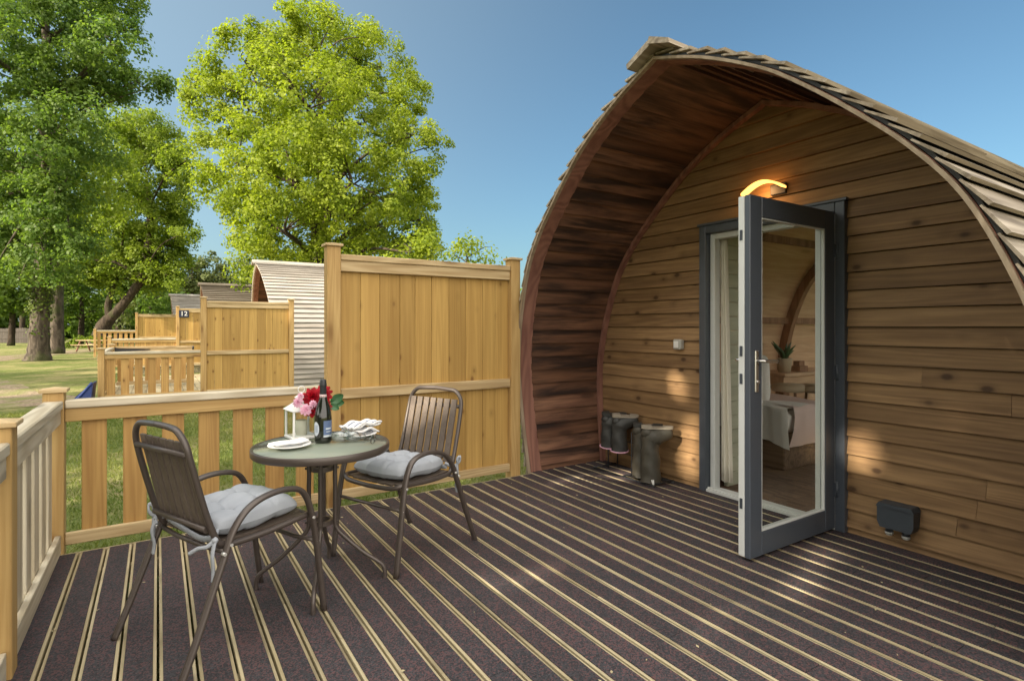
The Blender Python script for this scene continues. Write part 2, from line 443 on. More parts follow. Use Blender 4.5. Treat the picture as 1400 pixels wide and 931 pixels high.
# thin high haze on the sun's side of the sky
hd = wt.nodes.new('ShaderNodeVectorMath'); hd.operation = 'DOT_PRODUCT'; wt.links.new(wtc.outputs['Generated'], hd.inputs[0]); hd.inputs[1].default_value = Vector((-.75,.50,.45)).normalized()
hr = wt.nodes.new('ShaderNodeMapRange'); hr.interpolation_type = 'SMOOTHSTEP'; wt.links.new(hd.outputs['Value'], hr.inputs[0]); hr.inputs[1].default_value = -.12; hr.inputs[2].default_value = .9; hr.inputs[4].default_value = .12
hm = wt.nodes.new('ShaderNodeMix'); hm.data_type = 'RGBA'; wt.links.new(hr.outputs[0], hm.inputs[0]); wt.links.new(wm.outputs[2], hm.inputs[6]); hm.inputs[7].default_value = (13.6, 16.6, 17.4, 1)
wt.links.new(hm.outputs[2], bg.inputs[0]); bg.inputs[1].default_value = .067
sl = bpy.data.lights.new('sun', 'SUN'); sl.energy = 4.5; sl.angle = math.radians(.5); sl.color = (1.0,.87,.68)
so = bpy.data.objects.new('sun', sl); COL.objects.link(so); so.rotation_euler = (-sd).to_track_quat('-Z','Y').to_euler()
so.location = (-20,-4,18)
SC.view_settings.view_transform = 'Standard'; SC.view_settings.look = 'None'; SC.view_settings.gamma = 1
SC.view_settings.exposure = 1.3
SC.render.engine = 'CYCLES'
SC.cycles.max_bounces = 10; SC.cycles.transparent_max_bounces = 16; SC.cycles.diffuse_bounces = 5
SC.cycles.use_denoising = True; SC.cycles.sample_clamp_indirect = 6; SC.cycles.caustics_reflective = False

# ------------------------------------------------------------------ ground
m = MB()
m.add([(-400,-400,GZ),(400,-400,GZ),(400,600,GZ),(-400,600,GZ)], [(0,1,2,3)])
tag(m.build('lawn', M['lawn']), 'dry mown lawn', kind='structure')
poly = [(-14,12.2),(-4,13.9),(-1.5,14.7),(-1.25,15.6),(-2.4,17.3),(-3.1,20),(-4.2,23),(-6.0,26.5),(-6.6,31),(-5.6,38),(-3.0,46),(2,56),(-.5,58),(-5.4,48),(-8,39),(-9.8,31),(-10.4,26),(-16,20)]
pth = MB(); pth.add([(x,y,GZ+.006) for x,y in poly], [tuple(range(len(poly)))])
tag(pth.build('gravel_path', M['gravel']), 'worn gravel path', kind='structure')

def blades(n, xr, yr, hmin, hmax, name, mat, label, dens=1.3):
    x = rng.uniform(*xr, n); y = yr[0] + (yr[1]-yr[0])*rng.random(n)**dens
    a = rng.uniform(0, 2*PI, n); h = rng.uniform(hmin, hmax, n); wd = rng.uniform(.003,.006,n)*(1+ (y-4)*.12)
    lx = rng.normal(0,.45,n)*h; ly = rng.normal(0,.45,n)*h
    v = np.empty((n,3,3)); dx = np.cos(a)*wd; dy = np.sin(a)*wd
    v[:,0] = np.stack([x-dx,y-dy,np.full(n,GZ)],1); v[:,1] = np.stack([x+dx,y+dy,np.full(n,GZ)],1)
    v[:,2] = np.stack([x+lx,y+ly,GZ+h],1)
    me = bpy.data.meshes.new(name); me.vertices.add(n*3); me.vertices.foreach_set('co', v.ravel())
    me.loops.add(n*3); me.loops.foreach_set('vertex_index', np.arange(n*3))
    me.polygons.add(n); me.polygons.foreach_set('loop_start', np.arange(n)*3); me.polygons.foreach_set('loop_total', np.full(n,3))
    me.update(); me.validate(); me.materials.append(mat)
    o = bpy.data.objects.new(name, me); COL.objects.link(o)
    return tag(o, label, None, None, 'stuff')
blades(90000, (-3.2,5.5), (4.36,13.5), .02, .055, 'grass', M['blade'], 'short dry grass beyond the deck')

# ------------------------------------------------------------------ deck
PD = .132
deck = MB(); inlay = MB()
x = -5*PD
while x < 3.80:
    yend = 4.18 if x < 2.78 else 4.27
    jt = [-2.2, random.uniform(-1.2,2.9), yend]
    for a, b in zip(jt, jt[1:]): deck.box(x+.0048, x+PD-.0048, a+.0015, b-.0015, -.030, random.uniform(-.001,.001), .0015)
    y = -2.2 + random.uniform(.1,1.3)
    ys = [-2.2]
    while y < yend-.3: ys.append(y); y += random.uniform(1.1,1.3)
    ys.append(yend-.003)
    for a, b in zip(ys, ys[1:]):
        inlay.box(x+.0172, x+PD-.0172, a+.0012, b-.0012, -.006, .0055, .0015)
    x += PD
for k in range(5):                                      # joists and rim board beneath
    deck.box(-.64, 3.80, -2.1+1.5*k, -2.05+1.5*k, -.13, -.032)
deck.box(-.66, 2.86, 4.181, 4.2, -.16, .003, .002)
deck.box(-.68, -.662, -2.2, 4.2, -.16, .003, .002)
dk = deck.build('deck', M['deckwood']); tag(dk, 'timber terrace with dark anti-slip strips', kind='structure')
inlay.build('rubber_inlay', M['rubber'], dk)

m = MB()
for q in range(90):
    x_, y_ = random.uniform(-.4,3.6), random.uniform(.3,4.1); a = random.uniform(0,PI); l = random.uniform(.004,.013); w_ = l*random.uniform(.2,.6); z_ = .0075
    c_, s_ = math.cos(a), math.sin(a); h_ = random.uniform(.001,.004)
    m.add([(x_-c_*l,y_-s_*l,z_),(x_+s_*w_,y_-c_*w_,z_+h_),(x_+c_*l,y_+s_*l,z_+h_*.5),(x_-s_*w_,y_+c_*w_,z_)], [(0,1,2,3)])
tag(m.build('leaf_litter', plain('dry_leaf_bits', (.42,.36,.22), .9, namt=.4, nscale=3)), 'dry leaf bits scattered on the deck', kind='stuff')
# ------------------------------------------------------------------ fences of the near deck
def post(mb, capmb, x, y, ztop, s=.05, zb=GZ):
    mb.box(x-s, x+s, y-s, y+s, zb, ztop-.028, .004)
    c = s+.016
    capmb.box(x-c, x+c, y-c, y+c, ztop-.028, ztop-.008, .003)
    capmb.add([(x-c+.004,y-c+.004,ztop-.009),(x+c-.004,y-c+.004,ztop-.009),(x+c-.004,y+c-.004,ztop-.009),(x-c+.004,y+c-.004,ztop-.009),(x,y,ztop+.004)],
              [(0,1,4),(1,2,4),(2,3,4),(3,0,4)])
def add_post(root, x, y, ztop, s=.05, zb=GZ):
    a = MB(); b = MB(); post(a, b, x, y, ztop, s, zb)
    o = a.build('post', M['pine_z'], root)
    c = b.build('post_cap', M['rail_x']); c.parent = o
    L = root.location; c.data.transform(Matrix.Translation(-L)); 
    return o

FY = 4.25
# low railing along the far deck edge
fr = thing('picket_railing', 'waist-high timber picket railing behind the table, between corner post and tall screen', 'railing', (.3,FY,0))
add_post(fr, -.52, FY, .99)
m = MB(); m.box(-.468, 1.058, FY-.045, FY+.045, .862, .912, .006); m.build('handrail', M['grey_x'], fr)
m = MB(); m.box(-.468, 1.058, FY-.030, FY-.002, .782, .862, .003); m.build('upper_rail', M['pine_x'], fr)
m = MB(); m.box(-.468, 1.058, FY-.030, FY-.002, .045, .118, .004); m.build('bottom_rail', M['rail_x'], fr)
for k in range(7):
    x0 = -.392+.207*k
    m = MB(); m.box(x0, x0+.124, FY+.000, FY+.020, .050, .845, .003); m.build('picket', M['picket'], fr)
# side railing
sr = thing('picket_railing', 'pale picket railing along the left deck edge, from corner post towards the viewer', 'railing', (-.52,3.5,0))
for (ya, yb) in ((2.92, 4.195), (1.45, 2.80)):
    m = MB(); m.box(-.567, -.473, ya, yb, .862, .912, .006); m.build('handrail', M['grey_y'], sr)
    m = MB(); m.box(-.512, -.484, ya, yb, .775, .862, .003); m.build('upper_rail', M['grey_y'], sr)
    m = MB(); m.box(-.512, -.484, ya, yb, .010, .118, .003); m.build('bottom_rail', M['grey_y'], sr)
    n = 6
    for k in range(n):
        y0 = ya+.05+(yb-ya-.05)*k/n
        m = MB(); m.box(-.540, -.514, y0, y0+.118, .05, .845, .003); m.build('picket', M['grey_z'], sr)
add_post(sr, -.52, 2.86, .995)
add_post(sr, -.52, 1.39, .995)

# tall privacy screen
def screen(name, label, x0, x1, y, ztop, nb, group, s=.05, zb=0.0, bmat=None):
    root = thing(name, label, 'fence', ((x0+x1)/2, y, zb), 0, group)
    add_post(root, x0, y, zb+ztop+.083, s, zb+GZ); add_post(root, x1, y, zb+ztop+.083, s, zb+GZ)
    a, b = x0+s+.002, x1-s-.002
    m = MB(); m.box(a, b, y-.045, y+.045, zb+ztop-.046, zb+ztop, .005); m.build('top_rail', M['rail_x'], root)
    m = MB(); m.box(a, b, y-.034, y-.006, zb+ztop-.128, zb+ztop-.046, .003); m.build('upper_rail', M['rail_x'], root)
    m = MB(); m.box(a, b, y-.040, y-.004, zb+.806, zb+.884, .004); m.build('middle_rail', M['rail_x'], root)
    m = MB(); m.box(a, b, y-.034, y-.006, zb+.045, zb+.118, .004); m.build('bottom_rail', M['rail_x'], root)
    m = MB(); wv = [random.uniform(.85,1.15) for _ in range(nb)]; tot = sum(wv); xx = a
    for q in wv:
        ww = (b-a)*q/tot
        m.box(xx+.0012, xx+ww-.0012, y+random.uniform(-.003,0), y+.018, zb+.045, zb+ztop-.05, .003); xx += ww
    m.build('board_panel', bmat or M['panel'], root)
    return root
screen('privacy_screen', 'tall honey-coloured boarded privacy screen between the low railing and the arched pod', 1.11, 2.73, FY, 1.900, 10, 'boarded screens beside the decks')

# ------------------------------------------------------------------ the pod profile
PROF = [(1.775,-.24),(1.79,0),(1.825,.4),(1.84,.75),(1.825,1.05),(1.735,1.44),(1.57,1.85),(1.375,2.12),(1.15,2.345),(.92,2.55),(.70,2.715),(.35,2.905),(0,3.04)]
_pp = [(p.x, p.y) for p in catmull([(h,z,0) for h,z in PROF], 14)]
_S = [0.0]
for (a, b), (c, d) in zip(_pp, _pp[1:]): _S.append(_S[-1]+math.hypot(c-a, d-b))
SLEN = _S[-1]
def prof(s):
    s = min(max(s, 0), SLEN)
    i = min(max(int(np.searchsorted(_S, s))-1, 0), len(_pp)-2)
    t = (s-_S[i])/(_S[i+1]-_S[i]); a, b = _pp[i], _pp[i+1]
    dx, dz = b[0]-a[0], b[1]-a[1]; L = math.hypot(dx, dz)
    return a[0]+dx*t, a[1]+dz*t, dz/L, -dx/L               # half width, z, outward normal (h, z)
def halfw(z):
    for (a, b), (c, d) in zip(_pp, _pp[1:]):
        if b <= z <= d: return a+(c-a)*(z-b)/(d-b)
    return 0.0
def off(s, d):
    h, z, nh, nz = prof(s); return h+nh*d, z+nz*d
Y0 = 2.445; XW = 3.83; XB = 8.3
def XF(z): return 2.88-.086*max(z, -.3)

def arch_pts(y0, d, n=90, s0=0.0):
    """full arch from left foot over the ridge to right foot, offset d outward"""
    L = [off(s0+(SLEN-s0)*i/n, d) for i in range(n+1)]
    L[-1] = (0.0, L[-1][1]+max(d,0)*.15)
    pts = [(y0+h, z) for h, z in L] + [(y0-h, z) for h, z in L[-2::-1]]
    return pts
def arch_ring(mb, y0, d0, d1, xa, xb, n=90, s0=0.0):
    """solid band between offsets d0<d1, x from xa(z) to xb(z)"""
    P, Q = arch_pts(y0, d0, n, s0), arch_pts(y0, d1, n, s0)
    vs = []
    for (p, q) in zip(P, Q):
        vs += [(xa(p[1]),p[0],p[1]),(xb(p[1]),p[0],p[1]),(xb(q[1]),q[0],q[1]),(xa(q[1]),q[0],q[1])]
    fs = []
    for i in range(len(P)-1):
        a, b = 4*i, 4*i+4
        for k in range(4): fs.append((a+k, a+(k+1)%4, b+(k+1)%4, b+k))
    fs += [(0,1,2,3), (len(vs)-1,len(vs)-2,len(vs)-3,len(vs)-4)]
    mb.add(vs, fs)
def lap_boards(mb, y0, x0f, x1, width, inner, d_lo, d_hi, th, sides=(1,-1), s0=.24, joints=None, hole=None):
    """boards running along x, laid in courses up both sides; lower edge offset d_lo, upper edge d_hi"""
    nb = int(round((SLEN-s0)/width)); wd = (SLEN-s0)/nb
    for sg in sides:
        for i in range(nb):
            sa_, sb_ = s0+wd*i, s0+wd*(i+1)
            j = random.uniform(-.002,.002)
            lap = .012
            a = off(sa_-(lap if not inner else -.003), d_lo+j); b = off(min(sb_+(lap*.5 if not inner else 0), SLEN), d_hi+j)
            dirn = th
            a2 = off(sa_-(lap if not inner else -.003), d_lo+j+dirn); b2 = off(min(sb_+(lap*.5 if not inner else 0), SLEN), d_hi+j+dirn*.5)
            zz = (a[1]+b[1])/2
            xs = [x0f(zz)]
            if joints:
                q = xs[0]+random.uniform(*joints)
                while q < x1-.5: xs.append(q); q += random.uniform(*joints)
            xs.append(x1)
            prs = list(zip(xs, xs[1:]))
            if hole and sg < 0 and hole[2] < zz < hole[3]: prs = [(xs[0], hole[0]), (hole[1], x1)]
            for xa, xb in prs:
                fa = (x0f(a[1]), x0f(b[1])) if xa == xs[0] else (xa+.002, xa+.002)
                P = [(fa[0], a), (xb, a), (xb, b), (fa[1], b)]
                P2 = [(fa[0], a2), (xb, a2), (xb, b2), (fa[1], b2)]
                mb.hexa([(xq, y0+sg*h, z) for xq, (h, z) in P]+[(xq, y0+sg*h, z) for xq, (h, z) in P2])

HOLE = (4.5, 7.4, .95, 2.1)                             # added roof window in the unseen side slope, brightens the room
pod = thing('glamping_pod', 'large arched timber pod in the foreground with its glazed door standing open', 'cabin', (5.5, Y0, GZ), 0, 'timber pods in a row')
m = MB(); lap_boards(m, Y0, lambda z: XF(z)+.15, XW-.02, .128, True, -.020, -.001, .018, s0=.03); m.build('canopy_lining', M['lining'], pod)
m = MB(); arch_ring(m, Y0, -.012, .009, lambda z: XF(z)+.032, lambda z: XF(z)+.155); m.build('front_rib', M['rib'], pod)
m = MB(); arch_ring(m, Y0, -.010, .006, lambda z: XF(z), lambda z: XF(z)+.031); m.build('arch_trim', M['edge'], pod)
m = MB(); arch_ring(m, Y0, -.048, -.016, lambda z: XW-.075, lambda z: XW-.022); m.build('wall_trim', M['rib'], pod)
# shell under the shingles, black to stand in for the shadow gap
m = MB(); arch_ring(m, Y0, .0125, .028, lambda z: XF(z)+.035, lambda z: 4.3); m.build('roof_shell', M['black'], pod)
m = MB(); lap_boards(m, Y0, lambda z: XF(z)+.012+random.uniform(-.014,.014), XB+.1, .128, False, .060, .026, -.017, s0=.05, joints=(1.2,2.2), hole=HOLE)
rf = m.build('roof', M['shingle'], pod)
m = MB()
xa = XF(3.05)-.065
m.prism([(Y0+.165,3.012),(Y0+.172,3.046),(Y0-.010,3.122),(Y0-.045,3.094)], 'x', xa, XB+.1)
m.prism([(Y0-.20,3.026),(Y0-.19,3.060),(Y0-.04,3.132),(Y0-.02,3.095)], 'x', xa-.015, XB+.1)
cap = m.build('ridge_cap', M['shingle']); cap.parent = rf; cap.data.transform(Matrix.Translation(-pod.location))
rws = [s_ for s_ in np.linspace(0, SLEN, 200) if HOLE[2]-.09 < prof(s_)[1] < HOLE[3]+.09]
m = MB()
def rwin(u, v, d):
    h, z = off(rws[0]+(rws[-1]-rws[0])*v, d); return (HOLE[0]-.02+(HOLE[1]-HOLE[0]+.04)*u, Y0-h, z)
m.grid(lambda u, v: rwin(u, v, .012), 2, 16); rw = m.build('added_roof_window', M['glass2'], pod)
for xx in (HOLE[0]-.05, (HOLE[0]+HOLE[1])/2, HOLE[1]-.01):
    m = MB()
    P = [off(rws[0]+(rws[-1]-rws[0])*q/12, .03) for q in range(13)]; Q = [off(rws[0]+(rws[-1]-rws[0])*q/12, -.01) for q in range(13)]
    for (a, b), (c, d) in zip(zip(P, P[1:]), zip(Q, Q[1:])):
        m.hexa([(xx,Y0-c[0],c[1]),(xx+.06,Y0-c[0],c[1]),(xx+.06,Y0-d[0],d[1]),(xx,Y0-d[0],d[1]),(xx,Y0-a[0],a[1]),(xx+.06,Y0-a[0],a[1]),(xx+.06,Y0-b[0],b[1]),(xx,Y0-b[0],b[1])])
    o = m.build('added_window_frame', M['anthracite']); o.parent = rw; o.data.transform(Matrix.Translation(-pod.location))
# front wall siding with the doorway left open
DY0, DY1, DZ1 = 1.875, 3.02, 2.172
BW = .119
m = MB()
k = -12
while 1.35+BW*k < 3.02:
    z0, z1 = 1.35+BW*k, 1.35+BW*(k+1)
    z0c, z1c = max(z0+.0025, -.03), min(z1-.0025, 3.02)
    segs = []
    h0, h1 = halfw(max(z0c,0))-.004, halfw(max(z1c,0))-.004
    if z0 < DZ1-.02: segs = [((Y0-h0, Y0-h1), (DY0, DY0)), ((DY1, DY1), (Y0+h0, Y0+h1))]
    else: segs = [((Y0-h0, Y0-h1), (Y0+h0, Y0+h1))]
    for (l0, l1), (r0, r1) in segs:
        # a board, sometimes butt-jointed
        cuts = [0.0, 1.0]
        if (r0-l0) > 1.2 and random.random() < .35: cuts = [0.0, random.uniform(.3,.7), 1.0]
        for ca_, cb_ in zip(cuts, cuts[1:]):
            A0, B0 = l0+(r0-l0)*ca_+.0008, l0+(r0-l0)*cb_-.0008
            A1, B1 = l1+(r1-l1)*ca_+.0008, l1+(r1-l1)*cb_-.0008
            dlo, dhi = .023+random.uniform(-.002,.002), .004
            m.hexa([(XW+.01,A0,z0c),(XW-dlo,A0,z0c),(XW-dlo,B0,z0c),(XW+.01,B0,z0c),(XW+.01,A1,z1c),(XW-dhi,A1,z1c),(XW-dhi,B1,z1c),(XW+.01,B1,z1c)])
    k += 1
fw = m.build('front_wall', M['siding'], pod)
# inner leaf of that wall, three pieces round the doorway
m = MB()
Lh = [off(SLEN*i/60, -.05) for i in range(61)]
def wall_piece(yl, yr, zb, zt):
    P = []
    N_ = 40
    for i in range(N_+1):
        y = yl+(yr-yl)*i/N_; hh = abs(y-Y0); zc = zt
        for (a, b), (c, d) in zip(Lh, Lh[1:]):
            if c <= hh <= a: zc = min(zt, b+(d-b)*((a-hh)/(a-c) if a != c else 0)); break
        P.append((y, max(zc, zb+.02)))
    m.prism([(yl,zb)]+P+[(yr,zb)] if False else [(yr,zb),(yl,zb)]+P, 'x', XW+.014, XW+.07)
wall_piece(Y0-1.77, DY0, 0.0, 3.0); wall_piece(DY1, Y0+1.77, 0.0, 3.0); wall_piece(DY0+.001, DY1-.001, DZ1, 3.0)
iw = m.build('inner_wall', M['wallfelt'], pod)
# interior
m = MB(); lap_boards(m, Y0, lambda z: XW+.072, XB-.05, .12, True, -.02, -.012, .018, s0=.03, hole=HOLE); m.build('interior_lining', M['inner'], pod)
m = MB()
for i in range(24): m.box(XW+.02, XB-.06, Y0-1.74+.145*i, Y0-1.74+.145*i+.143, -.03, .012)
m.build('interior_floor', M['floorwood'], pod)
m = MB()
for xr in (5.3, 6.9):
    m = MB(); arch_ring(m, Y0, -.12, -.022, lambda z, q=xr: q, lambda z, q=xr: q+.09); m.build('interior_rib', M['inner_beam'], pod)
for zz in (1.43, 2.32):
    h = halfw(zz)
    for sg in (1, -1):
        m = MB(); m.box(XW+.08, XB-.1, min(Y0+sg*(h-.07), Y0+sg*(h-.02)), max(Y0+sg*(h-.07), Y0+sg*(h-.02)), zz-.04, zz+.04); m.build('interior_purlin', M['inner_beam'], pod)
m = MB()                                                # added glazed rear end, out of view, brings daylight into the room
m.box(XB-.05, XB, Y0-1.80, Y0+1.80, -.05, .10); m.box(XB-.05, XB, Y0-1.60, Y0+1.60, 1.98, 2.06)
for yy in (-1.62, -.55, .48, 1.55): m.box(XB-.049, XB-.001, Y0+yy, Y0+yy+.07, .101, 1.979)
m.build('added_rear_frame', M['inner'], pod)
m = MB(); m.prism([(y, z) for y, z in arch_pts(Y0, -.03, 40)], 'x', XB-.03, XB-.022); m.build('added_rear_glazing', M['glass2'], pod)
m = MB()
for i in range(18): m.box(4.02, 4.40, 2.93, 2.965, .012+.119*i, .012+.119*i+.116, .004)
m.build('partition', M['sage'], pod)
# door frame
def frame_box(mb, y0, y1, z0, z1, wd, xa, xb):
    mb.box(xa, xb, y0, y0+wd, z0, z1, .004); mb.box(xa, xb, y1-wd, y1, z0, z1, .004)
    mb.box(xa+.001, xb-.001, y0+wd+.0005, y1-wd-.0005, z1-wd, z1, .004)
m = MB(); frame_box(m, DY0-.004, DY1+.004, .004, DZ1+.004, .062, XW-.055, XW+.03)
m.box(XW-.062, XW-.03, DY0-.02, DY1+.02, DZ1+.005, DZ1+.025, .003)
dfm = m.build('door_frame', M['anthracite'], pod)
m = MB(); frame_box(m, DY0+.06, DY1-.06, .006, DZ1-.06, .045, XW+.004, XW+.075)
fl = m.build('frame_liner', M['upvc']); fl.parent = dfm; fl.data.transform(Matrix.Translation(-pod.location))
m = MB(); m.box(XW-.05, XW+.08, DY0+.06, DY1-.06, .004, .028, .003); m.box(XW-.03, XW-.015, DY0+.06, DY1-.06, .028, .040, .002)
th_ = m.build('threshold', M['upvc']); th_.parent = dfm; th_.data.transform(Matrix.Translation(-pod.location))
# door leaf, swung open 90 degrees so it stands along -x
LX0, LX1, LY, LZ0, LZ1 = 2.845, 3.765, 1.955, .022, 2.108
SW = .115
m = MB()
ya, yb = LY-.030, LY+.006
m.box(LX0, LX0+SW, ya, yb, LZ0, LZ1, .004); m.box(LX1-SW, LX1, ya, yb, LZ0, LZ1, .004)
m.box(LX0+SW+.0005, LX1-SW-.0005, ya+.0006, yb-.0006, LZ0, LZ0+.135, .004); m.box(LX0+SW+.0005, LX1-SW-.0005, ya+.0006, yb-.0006, LZ1-.12, LZ1, .004)
door = m.build('door', M['anthracite'], pod)
def dpart(mb, name, mat):
    o = mb.build(name, mat); o.parent = door; o.data.transform(Matrix.Translation(-pod.location)); return o
m = MB(); yc, yd = LY+.0065, LY+.045
m.box(LX0-.002, LX0+SW-.01, yc, yd, LZ0+.004, LZ1-.004, .003); m.box(LX1-SW+.01, LX1-.002, yc, yd, LZ0+.004, LZ1-.004, .003)
m.box(LX0+SW-.0095, LX1-SW+.0095, yc, yd-.001, LZ0+.004, LZ0+.128, .003); m.box(LX0+SW-.0095, LX1-SW+.0095, yc, yd-.001, LZ1-.112, LZ1-.004, .003)
dpart(m, 'inner_facing', M['upvc'])
m = MB(); g0, g1 = LX0+SW, LX1-SW; h0, h1 = LZ0+.135, LZ1-.12
for (a, b, c, d) in ((g0+.001,g0+.010,h0+.001,h1-.001),(g1-.010,g1-.001,h0+.001,h1-.001),(g0+.0105,g1-.0105,h0+.001,h0+.010),(g0+.0105,g1-.0105,h1-.010,h1-.001)):
    m.box(a, b, LY-.026, LY-.004, c, d, .002)
dpart(m, 'glazing_bead', M['upvc'])
m = MB(); m.box(g0+.002, g1-.002, LY-.012, LY-.006, h0+.002, h1-.002); dpart(m, 'glass', M['glass'])
def handle(sg):
    y = ya if sg < 0 else yd
    m = MB(); xh = LX0+.055
    m.box(xh-.016, xh+.016, min(y, y+sg*.010), max(y, y+sg*.010), .975, 1.215, .004)
    m.tube(catmull([(xh, y+sg*.008, 1.155), (xh, y+sg*.045, 1.155), (xh+.020, y+sg*.056, 1.155), (xh+.125, y+sg*.056, 1.150)], 5), .010, 10)
    m.tube([(xh, y+sg*.008, 1.035), (xh, y+sg*.020, 1.035)], .010, 10)
    dpart(m, 'handle', M['steel'])
handle(-1); handle(1)
for zz in (.28, 1.05, 1.85):
    m = MB(); m.tube([(LX1+.012, LY-.037, zz-.05), (LX1+.012, LY-.037, zz+.05)], .010, 10); m.box(LX1-.02, LX1+.02, LY-.036, LY-.031, zz-.045, zz+.045)
    dpart(m, 'hinge', M['anthracite'])
for zz in (.3, 1.02, 1.18, 1.85):
    m = MB(); m.box(LX0-.006, LX0-.0024, LY+.016, LY+.034, zz, zz+.06, .001); dpart(m, 'lock_keep', M['dkgrey'])

# lamp above the door
lamp = thing('wall_lamp', 'lit amber crescent wall lamp fixed above the open door', 'lamp', (XW-.03, 2.36, 2.36))
m = MB(); m.box(XW-.045, XW-.018, 2.28, 2.40, 2.31, 2.39, .006); m.tube([(XW-.03,2.30,2.36),(XW-.10,2.30,2.36)], .012, 8); m.build('bracket', M['black'], lamp)
def cres(d):
    vs = []
    for i in range(21):
        t = i/20; y = 2.585-.32*t; z = 2.318+.095*math.sin(PI*(.10+.80*t))
        vs.append((y, z+d))
    return vs
m = MB()
up, lo = cres(.008), cres(-.008)
for i in range(20):
    (y0_, z0_), (y1_, z1_) = up[i], up[i+1]; (y2, z2), (y3, z3) = lo[i], lo[i+1]
    m.hexa([(XW-.125,y2,z2),(XW-.06,y2,z2),(XW-.06,y3,z3),(XW-.125,y3,z3),(XW-.125,y0_,z0_),(XW-.06,y0_,z0_),(XW-.06,y1_,z1_),(XW-.125,y1_,z1_)])
m.build('diffuser', M['lampglow'], lamp)
pl = bpy.data.lights.new('lamp_bulb', 'POINT'); pl.energy = .8; pl.color = (1.0,.50,.18); pl.shadow_soft_size = .05
po = bpy.data.objects.new('lamp_bulb', pl); COL.objects.link(po); po.location = (XW-.10, 2.42, 2.345)

# outdoor socket + switch
sw = thing('outdoor_switch', 'small pale grey weatherproof switch on the boarded wall left of the door', 'switch', (XW-.02, 3.25, 1.2))
m = MB(); m.box(XW-.068, XW-.012, 3.208, 3.292, 1.155, 1.243, .010); m.build('housing', M['ltgrey'], sw)
m = MB(); m.box(XW-.075, XW-.0685, 3.225, 3.275, 1.170, 1.228, .003); m.build('rocker', M['white'], sw)
sk = thing('outdoor_socket', 'dark grey double weatherproof socket low on the wall right of the door', 'socket', (XW-.02, 1.556, .2))
m = MB(); m.prism([(1.460,.165),(1.475,.130),(1.640,.130),(1.655,.165),(1.655,.262),(1.640,.272),(1.475,.272),(1.460,.262)], 'x', XW-.105, XW-.010)
m.prism([(1.456,.255),(1.659,.255),(1.645,.280),(1.47,.280)], 'x', XW-.112, XW-.012)
m.build('housing', M['dkgrey'], sk)
for yy in (1.515, 1.606):
    m = MB(); m.tube([(XW-.060, yy, .134), (XW-.060, yy, .100)], .021, 14); pg = m.build('plug', M['dkgrey'], sk)
    m = MB(); m.tube([(XW-.060, yy, .100), (XW-.060, yy, .088)], .0225, 14); m.tube([(XW-.060, yy, .088), (XW-.060, yy, .08)], .017, 14)
    o = m.build('plug_rim', M['ltgrey']); o.parent = pg; o.data.transform(Matrix.Translation(-sk.location))

# interior things
bed = thing('bed', 'low wooden bed with blush cover and white turned-back sheet inside the pod', 'bed', (5.3,3.5,.012))
m = MB(); m.box(4.90, 5.75, 2.96, 4.12, .012, .36, .01)
m.build('bed_frame', M['floorwood'], bed)
m = MB(); m.box(4.87, 5.74, 2.93, 4.11, .36, .56, .04); m.build('mattress', M['linen'], bed)
def drape(u, v):
    x = 4.98+.78*u
    t = v*1.62
    sag = .012*math.sin(x*23)+.008*math.sin(x*41+1)
    if t < .28: return (x-.10*(1-t/.28)*(1-u), 2.905-.02*math.sin(PI*t/.28)+sag*.5, max(.24, .235+t*1.25))
    return (x-.03*math.sin(t*5)*(1-u), 2.905+(t-.28)*.9, .595+.02*math.sin(x*5+t*4)+.008*math.sin(x*17))
m = MB(); m.grid(drape, 30, 40); m.build('bed_cover', M['pinklinen'], bed)
def sheet(u, v):
    y = 2.905+1.2*v; t = u*.62
    wv = .014*math.sin(y*31)+.01*math.sin(y*53)
    if t < .25: return (4.845+wv-.01*math.sin(t*12), y-.02*(1-t/.25)*(1-v), .613-(.25-t)*(1.05+.5*(1-v)**3))
    return (4.845+(t-.25), y-.005, .613+.012*math.sin(y*7+t*9))
m = MB(); m.grid(sheet, 24, 40); m.build('sheet', M['linen'], bed)
def puff(mb, cx, cy, cz, lx, ly, lz, M4=None, n=22, p=2.6):
    def fn(u, v):
        a = 2*PI*u; b = PI*(v-.5)
        sx = math.copysign(abs(math.cos(a))**(2/p), math.cos(a)); sy = math.copysign(abs(math.sin(a))**(2/p), math.sin(a))
        cb = abs(math.cos(b))**(.75); sb = math.copysign(abs(math.sin(b))**1.0, math.sin(b))
        q = Vector((lx*sx*cb, ly*sy*cb, lz*sb))
        if M4 is not None: q = M4 @ q
        return (cx+q.x, cy+q.y, cz+q.z)
    mb.grid(fn, n*2, n)
m = MB(); puff(m, 5.06, 3.37, .83, .25, .14, .085, Matrix.Rotation(math.radians(24), 4, 'Z') @ Matrix.Rotation(math.radians(77), 4, 'Y'), 22, 5.5)
tag(m.build('pillow', M['linen']), 'white pillow standing upright on the bed inside the pod', 'pillow')
st = thing('side_table', 'long low wooden table against the far curved wall inside the pod', 'table', (6.95,3.95,.012))
m = MB(); m.box(6.2, 7.8, 3.74, 4.16, .755, .80, .005); m.box(6.24, 7.76, 3.78, 4.12, .66, .7545, .004); m.build('tabletop', M['inner'], st)
for (a, b) in ((6.25,3.79),(7.68,3.79),(6.25,4.05),(7.68,4.05)):
    m = MB(); m.box(a, a+.06, b, b+.06, .012, .66); m.build('leg', M['inner_beam'], st)
